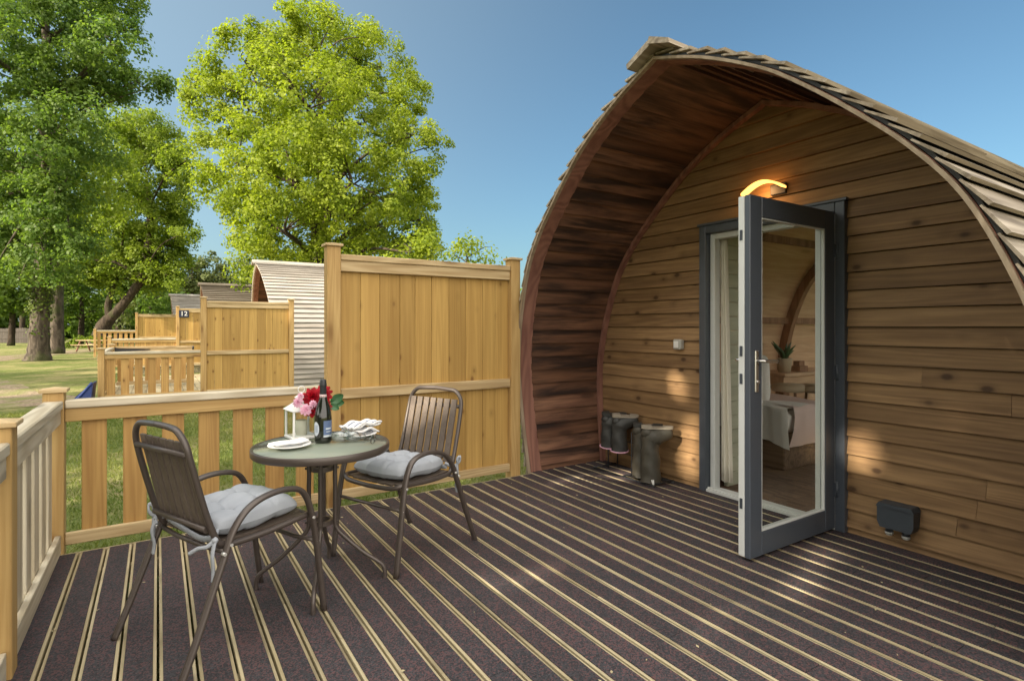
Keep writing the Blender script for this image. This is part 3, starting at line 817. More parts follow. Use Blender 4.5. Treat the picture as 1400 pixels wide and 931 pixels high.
for i, (cx, cy, lb) in enumerate(((5.93,3.53,'round cream padded stool standing nearest the white pillow'),(6.10,3.29,'round cream padded stool standing nearest the door glass hinge side'))):
    s_ = thing('stool', lb, 'stool', (cx,cy,.012), 0, 'round stools inside the pod')
    m = MB(); m.lathe([(0,.0),(.17,.0),(.185,.02),(.19,.05),(.17,.075),(.08,.085),(0,.085)], (cx,cy,.635), 24); m.build('seat', M['clay'], s_)
    for q in range(3):
        a = q*2*PI/3
        m = MB(); m.tube([(cx+.12*math.cos(a),cy+.12*math.sin(a),.64),(cx+.17*math.cos(a),cy+.17*math.sin(a),.012)], .014, 8); m.build('leg', M['inner_beam'], s_)
pp = thing('potted_plant', 'small spiky houseplant in a cream pot on the table inside the pod', 'plant', (6.42,3.88,.80))
m = MB(); m.lathe([(0,0),(.07,0),(.085,.15),(.09,.17),(.08,.17),(.075,.14),(0,.14)], (6.42,3.88,.80), 20); m.build('pot', M['clay'], pp)
m = MB()
for q in range(11):
    a = q*2.4; l = random.uniform(.16,.3); d = Vector((math.cos(a)*.5, math.sin(a)*.5, 1)).normalized()
    p0 = Vector((6.42,3.88,.93)); m.tube([p0, p0+d*l*.5+Vector((0,0,.01)), p0+d*l+Vector((math.cos(a)*.03,math.sin(a)*.03,-.01))], [.012,.022,.003], 6, flat=((math.sin(a),-math.cos(a),.01),1))
m.build('leaf', M['dkleaf'], pp)
m = MB(); m.box(6.62,6.80,3.80,3.92,.801,.87,.004); m.box(6.64,6.76,3.82,3.90,.871,.93,.004)
tag(m.build('gift_box', M['inner_beam']), 'small brown boxes stacked on the table inside the pod', 'box')
# curtain, gathered beside the door
cu = thing('curtain', 'cream curtain gathered at the left side of the doorway', 'curtain', (XW+.12,2.89,0))
def curt(u, v):
    t = u*1.0; z = 2.08-2.0*v
    wdt = .055+.045*v
    return (XW+.105+.018*math.sin(t*20)+.010*v*math.sin(t*9), 2.935-wdt*t-.004*v, z)
m = MB(); m.grid(curt, 44, 14)
cc = m.build('cloth', M['cloth'], cu)
sm = cc.modifiers.new('thick', 'SOLIDIFY'); sm.thickness = .004
m = MB(); m.tube([(XW+.10,1.9,2.10),(XW+.10,3.0,2.10)], .010, 8); m.build('rail', M['steel'], cu)

# ------------------------------------------------------------------ wellington boots and rack
rk = thing('boot_rack', 'black metal rod boot rack against the wall left of the door', 'rack', (3.62,3.7,.003))
for (xx, yy) in ((3.74,3.95),(3.62,3.95),(3.74,3.62),(3.60,3.62),(3.58,3.46),(3.54,3.32)):
    m = MB(); m.tube([(xx,yy,.004),(xx,yy,.40 if yy > 3.6 else .34)], .006, 6); m.build('peg', M['black'], rk)
m = MB()
for xx in (3.50, 3.74): m.tube([(xx,4.02,.012),(xx,3.25,.012)], .007, 6)
for yy in (4.0,3.62,3.28): m.tube([(3.48,yy,.022),(3.76,yy,.022)], .007, 6)
for zz in (.14,.26): m.tube([(3.76,4.0,zz),(3.76,3.55,zz)], .005, 6)
m.build('base', M['black'], rk)
def boot(name_label, top, tilt, yaw, L, r, mat, solemat, group, rim=None, loop=False):
    """upside-down wellington: open shaft end down, sole up; origin at the open end"""
    root = thing('wellington_boot', name_label, 'boot', top, yaw, group)
    R = Matrix.Rotation(tilt, 4, 'X')
    m = MB()
    zt = L+r*.98
    cl = [(0,0,1.15),(.0,.06,1.10),(-.01,.25,1.07),(-.02,.45,1.04),(-.04,.62,.99),(-.06,.76,.95),(-.02,.87,.98),(.10,.96,1.03)]
    P = [(a*r, 0, b*L) for a, b, c in cl]+[(.68*r,0,L+.16*r),(1.3*r,0,L+.34*r),(1.8*r,0,L+.40*r),(2.2*r,0,L+.42*r),(2.42*r,0,L+.46*r)]
    R2 = [c*r for a, b, c in cl]+[1.0*r,.86*r,.76*r,.58*r,.24*r]
    k = 4; PP = catmull(P, k); RR = []
    for q in range(len(PP)):
        t = q/k; a = min(int(t), len(R2)-2); RR.append((R2[a]+(R2[a+1]-R2[a])*(t-a))*(1+.010*math.sin(q*1.9)))
    m.tube(PP, RR, 18, flat=((0,1,0),.94), cap=False)
    puffz = L+.42*r
    m.grid(lambda u, v: (-.30*r+.78*r*math.cos(2*PI*u)*math.sin(PI*v), .76*r*math.sin(2*PI*u)*math.sin(PI*v), puffz-.72*r*math.cos(PI*v)), 16, 10)
    m.v = [(a+.05*r*math.sin(c*46+b*30), b+.05*r*math.sin(c*39+a*33+1), min(c, zt)) for a, b, c in m.v]
    m.xform(R); m.build('upper', mat, root, local=True)
    m = MB(); out = []
    for i in range(32):
        a = 2*PI*i/32; x_ = .73*r+1.75*r*math.cos(a); wy = r*.70*math.copysign(abs(math.sin(a))**.7, math.sin(a))*(1-.16*math.exp(-((x_-.6*r)/(.6*r))**2))
        out.append((x_, wy))
    m.prism(out, 'z', zt-.003, zt+.010); m.prism([(x_, y_*.96) for x_, y_ in out if x_ < r*.15], 'z', zt+.0105, zt+.026); m.prism([(x_, y_*.96) for x_, y_ in out if x_ > r*1.2], 'z', zt+.0105, zt+.018)
    m.xform(R); m.build('sole', solemat, root, local=True)
    if rim:
        m = MB(); m.tube([(r*1.19*math.cos(2*PI*k/24), r*1.10*math.sin(2*PI*k/24), .004) for k in range(25)], .006, 6); m.xform(R); m.build('rim', rim, root, local=True)
    if loop:
        m = MB(); m.tube(catmull([(.01,-r*1.09,.03),(.012,-r*1.12,-.002),(.006,-r*1.14,-.004),(-.004,-r*1.10,.03)], 4), .005, 6); m.xform(R); m.build('pull_loop', M['white'], root, local=True)
    return root
GB = 'upside-down boots drying on the rack'
yw = math.radians(-38)
boot('small dark grey boot upside down on the rack, nearest the corner, with a pink rim', (3.66,3.99,.20), math.radians(10), yw, .25, .068, M['boot'], M['boot'], GB, M['pink'])
boot('small grey boot upside down with sunlit-pale top, second from the corner', (3.66,3.84,.185), math.radians(5), yw, .26, .070, M['boot'], M['sole'], GB, M['pink'])
boot('taller dark grey boot upside down on the deck, left one of the larger pair', (3.60,3.50,.035), math.radians(2), yw, .37, .074, M['bootolive'], M['boot'], GB, None, True)
boot('taller olive boot upside down on the deck with a sunlit-pale sole, nearest the door', (3.55,3.345,.035), math.radians(0), yw, .375, .077, M['bootolive'], M['sole'], GB, None, True)

# ------------------------------------------------------------------ chairs (local: +x forward, origin between the feet)
def make_chair(label, loc, rz):
    t = thing('garden_chair', label, 'chair', loc, rz, 'brown slatted bistro chairs')
    sp = [(-.335,0),(-.272,.145),(-.161,.425),(-.130,.503),(-.090,.560),(-.040,.598),(.030,.620),(.115,.624),(.195,.604),(.240,.545),(.268,.445),(.288,.32),(.330,0)]
    for sg in (1, -1):
        pts = catmull([(x_, sg*(.283-.025*(x_+.335)/.665 - .02*max(0, z_-.3)), z_) for x_, z_ in sp], 6)
        m = MB(); m.tube(pts, .0130, 12, flat=((0,1,0),1.45)); m.build('side_frame', M['chair'], t, local=True)
        for (x_, z_) in ((-.14,.468),(.262,.462),(.285,.345),(-.168,.44)):
            yy = sg*(.283-.025*(x_+.335)/.665-.005)
            m = MB(); m.tube([(x_, yy, z_), (x_, yy+sg*.021, z_)], .007, 8); m.build('bolt', M['bolt'], t, local=True)
    # hoop: back then seat rails then front
    half = [(-.335+.03+.02,.10,.945),(-.288,.165,.935),(-.280,.212,.885),(-.262,.222,.80),(-.215,.225,.62),(-.175,.228,.50),(-.150,.232,.462),(-.10,.236,.452),(.05,.240,.455),(.20,.240,.468),(.262,.225,.468),(.288,.165,.455),(.296,.0,.450)]
    pts = [(-.291,0,.950)]+half
    full = catmull([(x_, -y_, z_) for x_, y_, z_ in pts[::-1]][1:][:-1]+[(-.286,-.10,.946)][:0]+pts+[(.296,-.002,.450)][:0], 6)
    lft = catmull(pts, 6); rgt = [Vector((p.x, -p.y, p.z)) for p in lft]
    loop = lft + rgt[::-1][1:-1]
    m = MB(); m.tube(loop+[loop[0]], .0130, 12, cap=False); m.build('back_frame', M['chair'], t, local=True)
    # slats of the back
    m = MB(); nb = 7; wd = .404/nb
    B0, B1 = Vector((-.188,0,.505)), Vector((-.276,0,.885)); ax = (B1-B0).normalized(); nr = Vector((ax.z,0,-ax.x))
    for i in range(nb):
        yc_ = -.202+wd*(i+.5)
        for q in range(1):
            a = B0+nr*.004; b = B1+nr*.004
            hw = wd*.5-.0075
            P = []
            for (pt) in (a, b):
                for dy in (-hw, hw):
                    for dn in (0, .011): P.append(pt+Vector((0,yc_+dy,0))+nr*dn)
            m.hexa([P[0],P[2],P[3],P[1],P[4],P[6],P[7],P[5]])
    m.build('backrest', M['slat'], t, local=True)
    for zz in (.845, .535):
        f_ = (zz-.505)/.38; c = B0.lerp(B1, f_)-nr*.010
        m = MB(); m.tube([c+Vector((0,-.216,0)), c+Vector((0,.216,0))], .010, 8, flat=((0,0,1),1.25)); m.build('back_bar', M['chair'], t, local=True)
    m = MB(); wd = .43/8
    for i in range(8):
        yc_ = -.215+wd*(i+.5); fx = .272-.5*max(0, abs(yc_)-.12)**1.2
        m.add([], [])
        pr = [(-.155,.461),(.02,.459),(.14,.464),(fx,.468)]
        for (x0_, z0_), (x1_, z1_) in zip(pr, pr[1:]):
            m.hexa([(x0_,yc_-wd*.43,z0_-.006),(x1_,yc_-wd*.43,z1_-.006),(x1_,yc_+wd*.43,z1_-.006),(x0_,yc_+wd*.43,z0_-.006),
                    (x0_,yc_-wd*.43,z0_+.005),(x1_,yc_-wd*.43,z1_+.005),(x1_,yc_+wd*.43,z1_+.005),(x0_,yc_+wd*.43,z0_+.005)])
    m.build('seat', M['slat'], t, local=True)
    for (x_, z_, w_) in ((.284,.345,.262),(-.152,.440,.270)):
        m = MB(); m.tube([(x_,-w_,z_),(x_-.01,-w_*.4,z_-.006),(x_-.01,w_*.4,z_-.006),(x_,w_,z_)], .010, 8); m.build('stretcher', M['chair'], t, local=True)
    return t
def chair_frame(bl, br, fl_, fr_):
    b = (Vector(bl)+Vector(br))/2; f = (Vector(fl_)+Vector(fr_))/2
    d = f-b; return ((b+f)/2, math.atan2(d.y, d.x))
cA, aA = chair_frame((-.138,2.967),(.071,2.388),(.45,3.185),(.66,2.693))
cB, aB = chair_frame((1.684,3.086),(1.492,3.601),(1.058,2.83),(.857,3.298))
chA = make_chair('brown metal slatted armchair left of the table, seen from behind', (cA.x,cA.y,.003), aA)
chB = dup(chA, (cB.x,cB.y,.003), aB, 'brown metal slatted armchair in front of the tall boarded screen, facing the viewer', 'brown slatted bistro chairs')

def make_cushion(label, loc, rz):
    root = thing('seat_cushion', label, 'cushion', loc, rz, 'grey tufted seat cushions')
    S = .205
    def fn_top(sgn):
        def fn(u, v):
            a = (u*2-1); b = (v*2-1)
            e = (1-abs(a)**5)**.42*(1-abs(b)**5)**.42 if abs(a) < 1 and abs(b) < 1 else 0
            h = .058*e
            for tx in (-.36,.36):
                for ty in (-.36,.36):
                    d2 = ((a-tx)**2+(b-ty)**2)
                    h -= .030*math.exp(-d2/.010)*e + .016*math.exp(-d2/.07)*e
            for c in (-.36,.36):
                h -= .011*e*(math.exp(-((a-c)/.05)**2)+math.exp(-((b-c)/.05)**2))
            h += .004*math.sin(a*9+b*4)*e+.003*math.sin(b*13-a*3)*e
            pin = 1-.035*(1-abs(a))*0
            sq = 1-.09*(a*a*b*b)
            k = 1+.012*math.sin(a*7+b*5)
            return (a*S*sq*k, b*S*1.03*sq*k, .048+(h if sgn > 0 else -min(h*.8,.040))+.006*math.sin(a*3))
        return fn
    m = MB(); m.grid(fn_top(1), 48, 48); m.grid(fn_top(-1), 48, 48); m.build('pad', M['cushion'], root, local=True)
    for sg in (1, -1):
        m = MB()
        P = [(-.190, sg*.195, .045), (-.215, sg*.222, .030), (-.228, sg*.246, .028), (-.232, sg*.232, .000)]
        m.tube(catmull(P, 5), .0065, 6, flat=((0,.3,1),1.6))
        m.tube(catmull([(-.228,sg*.244,.026),(-.243,sg*.252,-.03),(-.236,sg*.246,-.09),(-.240,sg*.250,-.135)], 5), .006, 6, flat=((0,1,.2),1.9))
        m.tube(catmull([(-.228,sg*.244,.028),(-.252,sg*.228,.004),(-.268,sg*.19,-.006),(-.285,sg*.155,-.03)] if sg < 0 else [(-.228,sg*.244,.028),(-.25,sg*.262,.055),(-.245,sg*.272,.085),(-.232,sg*.258,.06),(-.236,sg*.262,-.08)], 5), .005, 6, flat=((0,0,1),1.7))
        m.lathe([(0,-.012),(.010,-.008),(.013,0),(.010,.008),(0,.012)], (-.228,sg*.244,.026), 10)
        m.build('tie', M['cushion'], root, local=True)
    if True:
        m = MB(); m.tube(catmull([(-.20,-.20,.020),(-.205,-.1,-.004),(-.203,.05,.006),(-.20,.20,.022)], 5), .007, 6, flat=((0,0,1),1.9)); m.build('hem_frill', M['cushion'], root, local=True)
    return root
offc = .045
cuA = make_cushion('grey tufted cushion tied to the chair left of the table', (cA.x+offc*math.cos(aA), cA.y+offc*math.sin(aA), .468), aA)
cuB = dup(cuA, (cB.x+offc*math.cos(aB), cB.y+offc*math.sin(aB), .468), aB, 'grey tufted cushion on the chair in front of the tall boarded screen', 'grey tufted seat cushions')

# ------------------------------------------------------------------ table
TX, TY, TZ = .726, 2.985, .735
tb = thing('bistro_table', 'round glass-topped bistro table with brown metal rim between the two chairs', 'table', (TX,TY,.003))
R_ = .345
m = MB(); m.lathe([(0,0),(R_-.012,0),(R_-.012,-.006),(0,-.006)], (TX,TY,TZ), 64); m.build('tabletop', M['tableglass'], tb)
m = MB(); m.lathe([(R_-.014,-.001),(R_-.010,.003),(R_-.003,.003),(R_,-.002),(R_,-.030),(R_-.003,-.034),(R_-.010,-.034),(R_-.011,-.008),(R_-.020,-.0075),(R_-.020,-.0065),(R_-.014,-.0065),(R_-.014,-.001)], (TX,TY,TZ), 72); m.build('table_rim', M['chair'], tb)
a0 = math.atan2(2.684-TY, .612-TX)
for q in range(4):
    a = a0+q*PI/2; c, s_ = math.cos(a), math.sin(a); rr = .066
    P = [(rr*1.9,TZ-.010),(rr*1.25,TZ-.05),(rr,TZ-.12),(rr,.5),(rr,.34),(rr+.006,.295),(rr+.035,.255),(.20,.16),(.275,.105),(.312,.072),(.322,.035),(.322,.004)]
    m = MB(); m.tube(catmull([(TX+r2*c, TY+r2*s_, z_) for r2, z_ in P], 6), .0115, 10); m.build('leg', M['chair'], tb)
for zz in (.61, .33):
    m = MB()
    ri, ro = .040, .057
    m.lathe([(ri,-.012),(ro,-.012),(ro,.012),(ri,.012),(ri,-.012)], (TX,TY,zz), 28, False)
    for q in range(4):
        a = a0+q*PI/2; m.tube([(TX+.05*math.cos(a),TY+.05*math.sin(a),zz),(TX+.085*math.cos(a),TY+.085*math.sin(a),zz)], .006, 8)
    m.build('ring', M['chair'], tb)
TS = TZ+.0005
# bottle
bx, by = .742, 3.028
bt = thing('wine_bottle', 'dark sparkling wine bottle with black foil neck and blue label on the table', 'bottle', (bx,by,TS))
m = MB(); m.lathe([(0,.004),(.036,0),(.043,.006),(.0445,.02),(.0445,.125),(.042,.155),(.034,.192),(.023,.222),(.0165,.250),(.0155,.262)], (bx,by,TS), 32); m.build('glass', M['bottle'], bt)
m = MB(); m.lathe([(.0164,.248),(.0172,.25),(.0168,.295),(.0185,.300),(.0185,.312),(.0165,.318),(.0165,.330),(.012,.335),(0,.336)], (bx,by,TS), 28); m.build('foil', M['black'], bt)
m = MB(); m.lathe([(.0175,.240),(.0186,.240),(.0180,.256),(.0174,.256)], (bx,by,TS), 28); m.build('neck_band', M['lpale0'], bt)
va = math.atan2(-by, -bx)                                     # towards the viewer
def label_patch(a0_, a1_, z0_, z1_, r, mat, name, par, oval=False):
    m = MB()
    def fn(u, v):
        if oval:
            rr_ = math.sqrt(u); th2 = 2*PI*v
            uu = .5+.5*rr_*math.cos(th2); vv = .5+.5*rr_*math.sin(th2)
        else: uu, vv = u, v
        a = a0_+(a1_-a0_)*uu
        return (bx+r*math.cos(a), by+r*math.sin(a), TS+z0_+(z1_-z0_)*vv)
    m.grid(fn, 10, 20 if oval else 4); return m.build(name, mat, par)
M['lblue'] = plain('blue_label', (.10,.15,.27), .4, namt=.1); M['lpale'] = plain('pale_label', (.55,.60,.66), .4, namt=.06)
label_patch(va+.05, va+1.25, .045, .120, .0452, M['lblue'], 'label', bt)
label_patch(va+.05, va+1.25, .034, .0445, .0452, M['lpale'], 'label', bt)
label_patch(va+.30, va+1.0, .074, .082, .0456, M['lpale'], 'label', bt)
label_patch(va+.35, va+.95, .060, .064, .0456, M['lpale'], 'label', bt)
label_patch(va-1.35, va-.45, .040, .115, .0452, M['lpale'], 'label', bt, True)
for q in (-1.12,-.94,-.82,-.66):
    label_patch(va+q, va+q+.05, .058, .098, .0456, M['lblue'], 'label', bt)
# lantern
lx, ly = .672, 3.225; LA = math.radians(8)
ln = thing('lantern', 'white metal lantern with a candle on the table beside the bottle', 'lantern', (lx,ly,TS), LA)
m = MB(); w_ = .062
m.box(-w_-.008,w_+.008,-w_-.008,w_+.008,0,.016,.003)
for a in (-1,1):
    for b in (-1,1): m.box(a*w_-.005, a*w_+.005, b*w_-.005, b*w_+.005, .016, .150)
m.box(-w_-.004,w_+.004,-w_-.004,w_+.004,.150,.158,.002)
m.build('frame', M['white'], ln, local=True)
m = MB()
for a in (-1,1):
    m.box(a*w_-.001,a*w_+.001,-w_+.006,w_-.006,.018,.148); m.box(-w_+.006,w_-.006,a*w_-.001,a*w_+.001,.018,.148)
m.build('glass', M['glass2'], ln, local=True)
m = MB(); e = w_+.014
m.add([(-e,-e,.158),(e,-e,.158),(e,e,.158),(-e,e,.158),(-.022,-.022,.205),(.022,-.022,.205),(.022,.022,.205),(-.022,.022,.205)], [(3,2,1,0),(0,1,5,4),(1,2,6,5),(2,3,7,6),(3,0,4,7),(4,5,6,7)])
m.box(-.018,.018,-.018,.018,.205,.222,.002)
m.add([(-.030,-.030,.222),(.030,-.030,.222),(.030,.030,.222),(-.030,.030,.222),(0,0,.252)], [(3,2,1,0),(0,1,4),(1,2,4),(2,3,4),(3,0,4)])
m.build('roof', M['white'], ln, local=True)
m = MB(); m.tube([(.018*math.cos(q*PI/8), 0, .268+.018*math.sin(q*PI/8)) for q in range(17)], .0025, 6); m.build('ring', M['white'], ln, local=True)
m = MB(); m.lathe([(0,.016),(.030,.016),(.030,.095),(.026,.098),(0,.096)], (0,0,0), 20); m.build('candle', M['wax'], ln, local=True)

def flower(mb, c, r, n_layers, face, ruff=.25):
    z = Vector(face).normalized(); u = z.orthogonal().normalized(); v = z.cross(u)
    for L_ in range(n_layers):
        q = L_/max(1,n_layers-1); rr = r*(1-.72*q); npt = max(4, int(10-4*q)); lift = r*(.05+.65*q)
        for k in range(npt):
            a = 2*PI*k/npt+L_*.55+random.uniform(-.15,.15); ww = 2.6*PI/npt*.5
            def fn(s, t, a=a, rr=rr, lift=lift, ww=ww, q=q):
                an = a+(s-.5)*2*ww*(.35+.65*math.sin(PI*min(1,t*.85+.1)))
                rad = rr*t*(1-.12*abs(s-.5)*2)
                h = lift*(1-.0*t)*(t**.6) + r*.16*math.sin(t*PI)*(1-q) + ruff*r*.18*math.sin(s*9+a*3)*t
                p = Vector(c)+u*(rad*math.cos(an))+v*(rad*math.sin(an))+z*(h-.25*r)
                return tuple(p)
            mb.grid(fn, 4, 4)
tocam = Vector((-.22,-.95,.12))
bq = thing('bouquet', 'bunch of red flowers with a dark green leaf behind the bottle', 'flowers', (.775,3.215,TS))
heads = [(.715,3.15,.965,.056),(.775,3.155,.980,.054),(.722,3.165,.900,.052),(.778,3.15,.905,.044),(.752,3.17,.940,.05)]
for (a, b, c, r) in heads:
    m = MB(); flower(m, (a,b,c), r, 7, tocam+Vector((random.uniform(-.3,.3),0,random.uniform(-.1,.4)))); m.build('flower_head', M['red'], bq)
m = MB()
for (a, b, c, r) in heads: m.tube(catmull([(a,b+.02,c-.01),(.775+.3*(a-.775),3.20,c-.09),(.775+.15*(a-.775),3.215,TS+.05),(.775+.3*(a-.775),3.215,TS+.002)], 4), .004, 6)
m.tube([(.800,3.16,.93),(.85,3.16,.945)], .003, 6)
m.build('stem', M['dkleaf'], bq)
def leaflet(mb, base, tip, wid, nrm):
    base, tip = Vector(base), Vector(tip); d = tip-base; s_ = d.cross(Vector(nrm)).normalized(); n_ = s_.cross(d).normalized()
    def fn(u, v):
        ww = wid*math.sin(PI*min(1, v*.92+.04))**.8*(u-.5)*2
        return tuple(base+d*v+s_*ww+n_*(abs(u-.5)*wid*.7-.2*wid*math.sin(v*PI)))
    mb.grid(fn, 6, 8)
for (b_, t_, wd) in (((.815,3.16,.925),(.880,3.14,.968),.026),((.82,3.16,.925),(.885,3.14,.922),.024),((.812,3.15,.915),(.85,3.12,.888),.020)):
    m = MB(); leaflet(m, b_, t_, wd, (0,-1,.3)); o = m.build('leaf', M['dkleaf'], bq)
pk = thing('pink_roses', 'pale pink fabric roses tied to the front of the white lantern', 'flowers', (.65,3.12,.90))
for (px_, py_, r) in ((407,550,.030),(418,560,.034),(428,552,.022),(411,541,.018)):
    p = ray_at(px_, py_, 2.965); m = MB(); flower(m, p, r, 5, tocam+Vector((random.uniform(-.3,.3),0,.2)), .5); m.build('flower_head', M['pink'], pk)
m = MB(); p = ray_at(412,553,2.995); q_ = Vector((lx,ly-.03,TS+.215)); m.tube(catmull([p, p.lerp(q_,.5)+Vector((0,0,.01)), q_], 4), .004, 6); m.build('stem', M['dkleaf'], pk)
# plates, napkins, glasses
def plate(x_, y_, r, label):
    m = MB(); m.lathe([(0,.004),(r*.55,.003),(r*.62,.006),(r*.98,.016),(r,.018),(r*.985,.0205),(r*.6,.010),(r*.5,.0085),(0,.0085)], (0,0,0), 48)
    o = m.build('plate', M['china']); o.location = (x_, y_, TS); return tag(o, label, 'plate', 'white plates on the table')
plate(.565, 2.985, .105, 'white plate under a flat folded napkin, left of the bottle')
plate(.950, 3.085, .100, 'white plate under a bulky folded napkin, right of the bottle')
m = MB()
def nap(u, v):
    x_ = -.088+.176*u; y_ = -.040+.08*v
    return (x_, y_, .003*math.sin(u*7)+.004*math.sin(PI*v)+.002*math.sin(v*19))
m.grid(nap, 20, 10); o = m.build('napkin', M['napkin']); o.location = (.563,2.99,TS+.024); o.rotation_euler = (0,0,math.radians(18))
o.modifiers.new('thick','SOLIDIFY').thickness = .006
tag(o, 'flat folded white napkin with a grey stripe on the left plate', 'napkin', 'striped napkins')
m = MB()
for lv in range(3):
    def nap2(u, v, lv=lv):
        x_ = -.105+.21*u+.008*lv; y_ = -.055+.11*v
        return (x_, y_, .016*lv+.010*math.sin(PI*u)+.007*math.sin(u*11+lv*2)+.005*math.sin(v*13+lv)-.010*(u-.5)**2*4*(lv == 0))
    m.grid(nap2, 24, 14)
o = m.build('napkin', M['napkin']); o.location = (.955,3.09,TS+.034); o.rotation_euler = (0,0,math.radians(24))
o.modifiers.new('thick','SOLIDIFY').thickness = .009
tag(o, 'bulky folded white napkin with grey stripes on the right plate', 'napkin', 'striped napkins')
def wineglass(x_, y_, rz, label, roll):
    """a stemmed glass lying on its side"""
    root = thing('wine_glass', label, 'glass', (x_,y_,TS+.0305), rz, 'clear glasses lying on the table')
    T = Matrix.Rotation(math.radians(86), 4, 'Y')
    m = MB(); m.lathe([(.004,0),(.012,.004),(.024,.022),(.029,.045),(.028,.070),(.023,.095),(.0215,.095),(.026,.070),(.027,.045),(.022,.024),(.010,.007),(0,.005)], (0,0,.0), 24); m.xform(T); m.build('bowl', M['glass_thin'], root, local=True)
    m = MB(); m.lathe([(.0035,0),(.0032,-.05),(.005,-.070),(.026,-.076),(.026,-.078),(0,-.078)], (0,0,0), 20); m.xform(T); m.build('stem', M['glass_thin'], root, local=True)
    return root
wineglass(.862, 2.945, math.radians(150), 'clear stemmed glass lying in front of the bulky napkin, bowl towards the bottle', 0)
wineglass(.905, 2.905, math.radians(128), 'clear stemmed glass lying nearest the table edge by the right chair', 0)

# ------------------------------------------------------------------ the other decks
def low_rail(label, x0, x1, y, ztop, group, zb=0.0, corner=True, per=.207, end_post=False):
    root = thing('picket_railing', label, 'railing', ((x0+x1)/2,y,zb), 0, group)
    if corner: add_post(root, x0, y, ztop+.08, .05, zb+GZ)
    a, b = x0+.052, x1-.052
    m = MB(); m.box(a, b, y-.045, y+.045, ztop-.05, ztop, .005); m.build('handrail', M['grey_x'], root)
    m = MB(); m.box(a, b, y-.030, y-.002, ztop-.13, ztop-.05, .003); m.box(a, b, y-.030, y-.002, zb+.045, zb+.118, .003); m.build('rail', M['pine_x'], root)
    m = MB(); xx = a+.03
    while xx < b-.05: m.box(xx, min(xx+.124, b), y, y+.02, zb+.05, ztop-.06, .003); xx += per
    m.build('pickets', M['picket'], root)
    return root
def side_rail(label, x, y0, y1, ztop, zb=0.0):
    root = thing('picket_railing', label, 'railing', (x,(y0+y1)/2,zb))
    m = MB(); m.box(x-.045, x+.045, y0, y1, ztop-.05, ztop, .005); m.build('handrail', M['grey_y'], root)
    m = MB(); m.box(x+.002, x+.030, y0, y1, ztop-.13, ztop-.05, .003); m.box(x+.002, x+.030, y0, y1, zb+.045, zb+.118, .003); m.build('rail', M['pine_y'], root)
    m = MB(); yy = y0+.05
    while yy < y1-.13: m.box(x-.02, x, yy, yy+.124, zb+.05, ztop-.06, .003); yy += .207
    m.build('pickets', M['picket'], root)
    add_post(root, x, y1+.052, ztop+.08, .05, zb+GZ)
    return root
GS = 'boarded screens beside the decks'
def small_deck(x0, x1, y0, y1, label):
    m = MB(); xx = x0
    while xx < x1-.05: m.box(xx+.004, min(xx+.128, x1), y0, y1, -.06, 0); xx += .132
    m.box(x0, x1, y0, y0+.02, GZ, -.062); m.box(x0, x0+.02, y0+.021, y1, GZ, -.062)
    return tag(m.build('deck', M['deckwood']), label, kind='structure')
small_deck(-.86, 2.6, 12.42, 18.2, 'second deck'); small_deck(-.9, 2.4, 22.2, 27.9, 'third deck'); small_deck(-2.4, 1.0, 32.0, 37.6, 'fourth deck')
screen('privacy_screen', 'boarded privacy screen on the second deck with pale arched roof rising behind it', .75, 2.37, 12.36, 1.86, 10, GS)
low_rail('low picket railing of the second deck, joined to the left of its boarded screen', -.86, .75, 12.36, .90, 'low railings of the farther decks')
side_rail('low side railing of the second deck leading away from its corner post', -.86, 12.42, 15.0, .90)
# gate across the second deck
gt = thing('deck_gate', 'low timber gate with long black strap hinge on the second deck', 'gate', (.1,15.1,0))
m = MB(); m.box(-.80,.72,15.06,15.13,.86,.91,.004); m.box(-.78,.72,15.07,15.10,.76,.86,.003); m.box(-.78,.72,15.07,15.10,.05,.13,.003); m.build('gate_rail', M['rail_x'], gt)
m = MB(); xx = -.76
while xx < .6: m.box(xx, xx+.124, 15.101, 15.12, .06, .85, .003); xx += .17
m.build('pickets', M['picket'], gt)
m = MB(); m.add([(-.82,15.05,.79),(-.82,15.05,.90),(-.74,15.05,.875),(-.15,15.05,.845),(-.15,15.05,.830),(-.74,15.05,.80),(-.82,15.068,.79),(-.82,15.068,.90),(-.74,15.068,.875),(-.15,15.068,.845),(-.15,15.068,.830),(-.74,15.068,.80)],
     [(0,1,2,3,4,5),(11,10,9,8,7,6)]+[(i,(i+1)%6,6+(i+1)%6,6+i) for i in range(6)])
m.tube([(.70,15.045,.82),(.70,15.045,.90)], .02, 8); m.build('strap_hinge', M['black'], gt)
screen('privacy_screen', 'boarded privacy screen carrying the navy number plate, on the third deck', .57, 2.25, 22.1, 1.98, 8, GS)
low_rail('tightly spaced low railing in front of the third deck, left of the number plate', -1.32, .57, 22.1, .97, 'low railings of the farther decks', per=.15)
screen('privacy_screen', 'farthest boarded privacy screen, near the leaning tree', -.86, .82, 31.9, 1.96, 9, GS)
low_rail('farthest low picket railing, left of the farthest boarded screen', -2.45, -.86, 31.9, 1.20, 'low railings of the farther decks', .2)
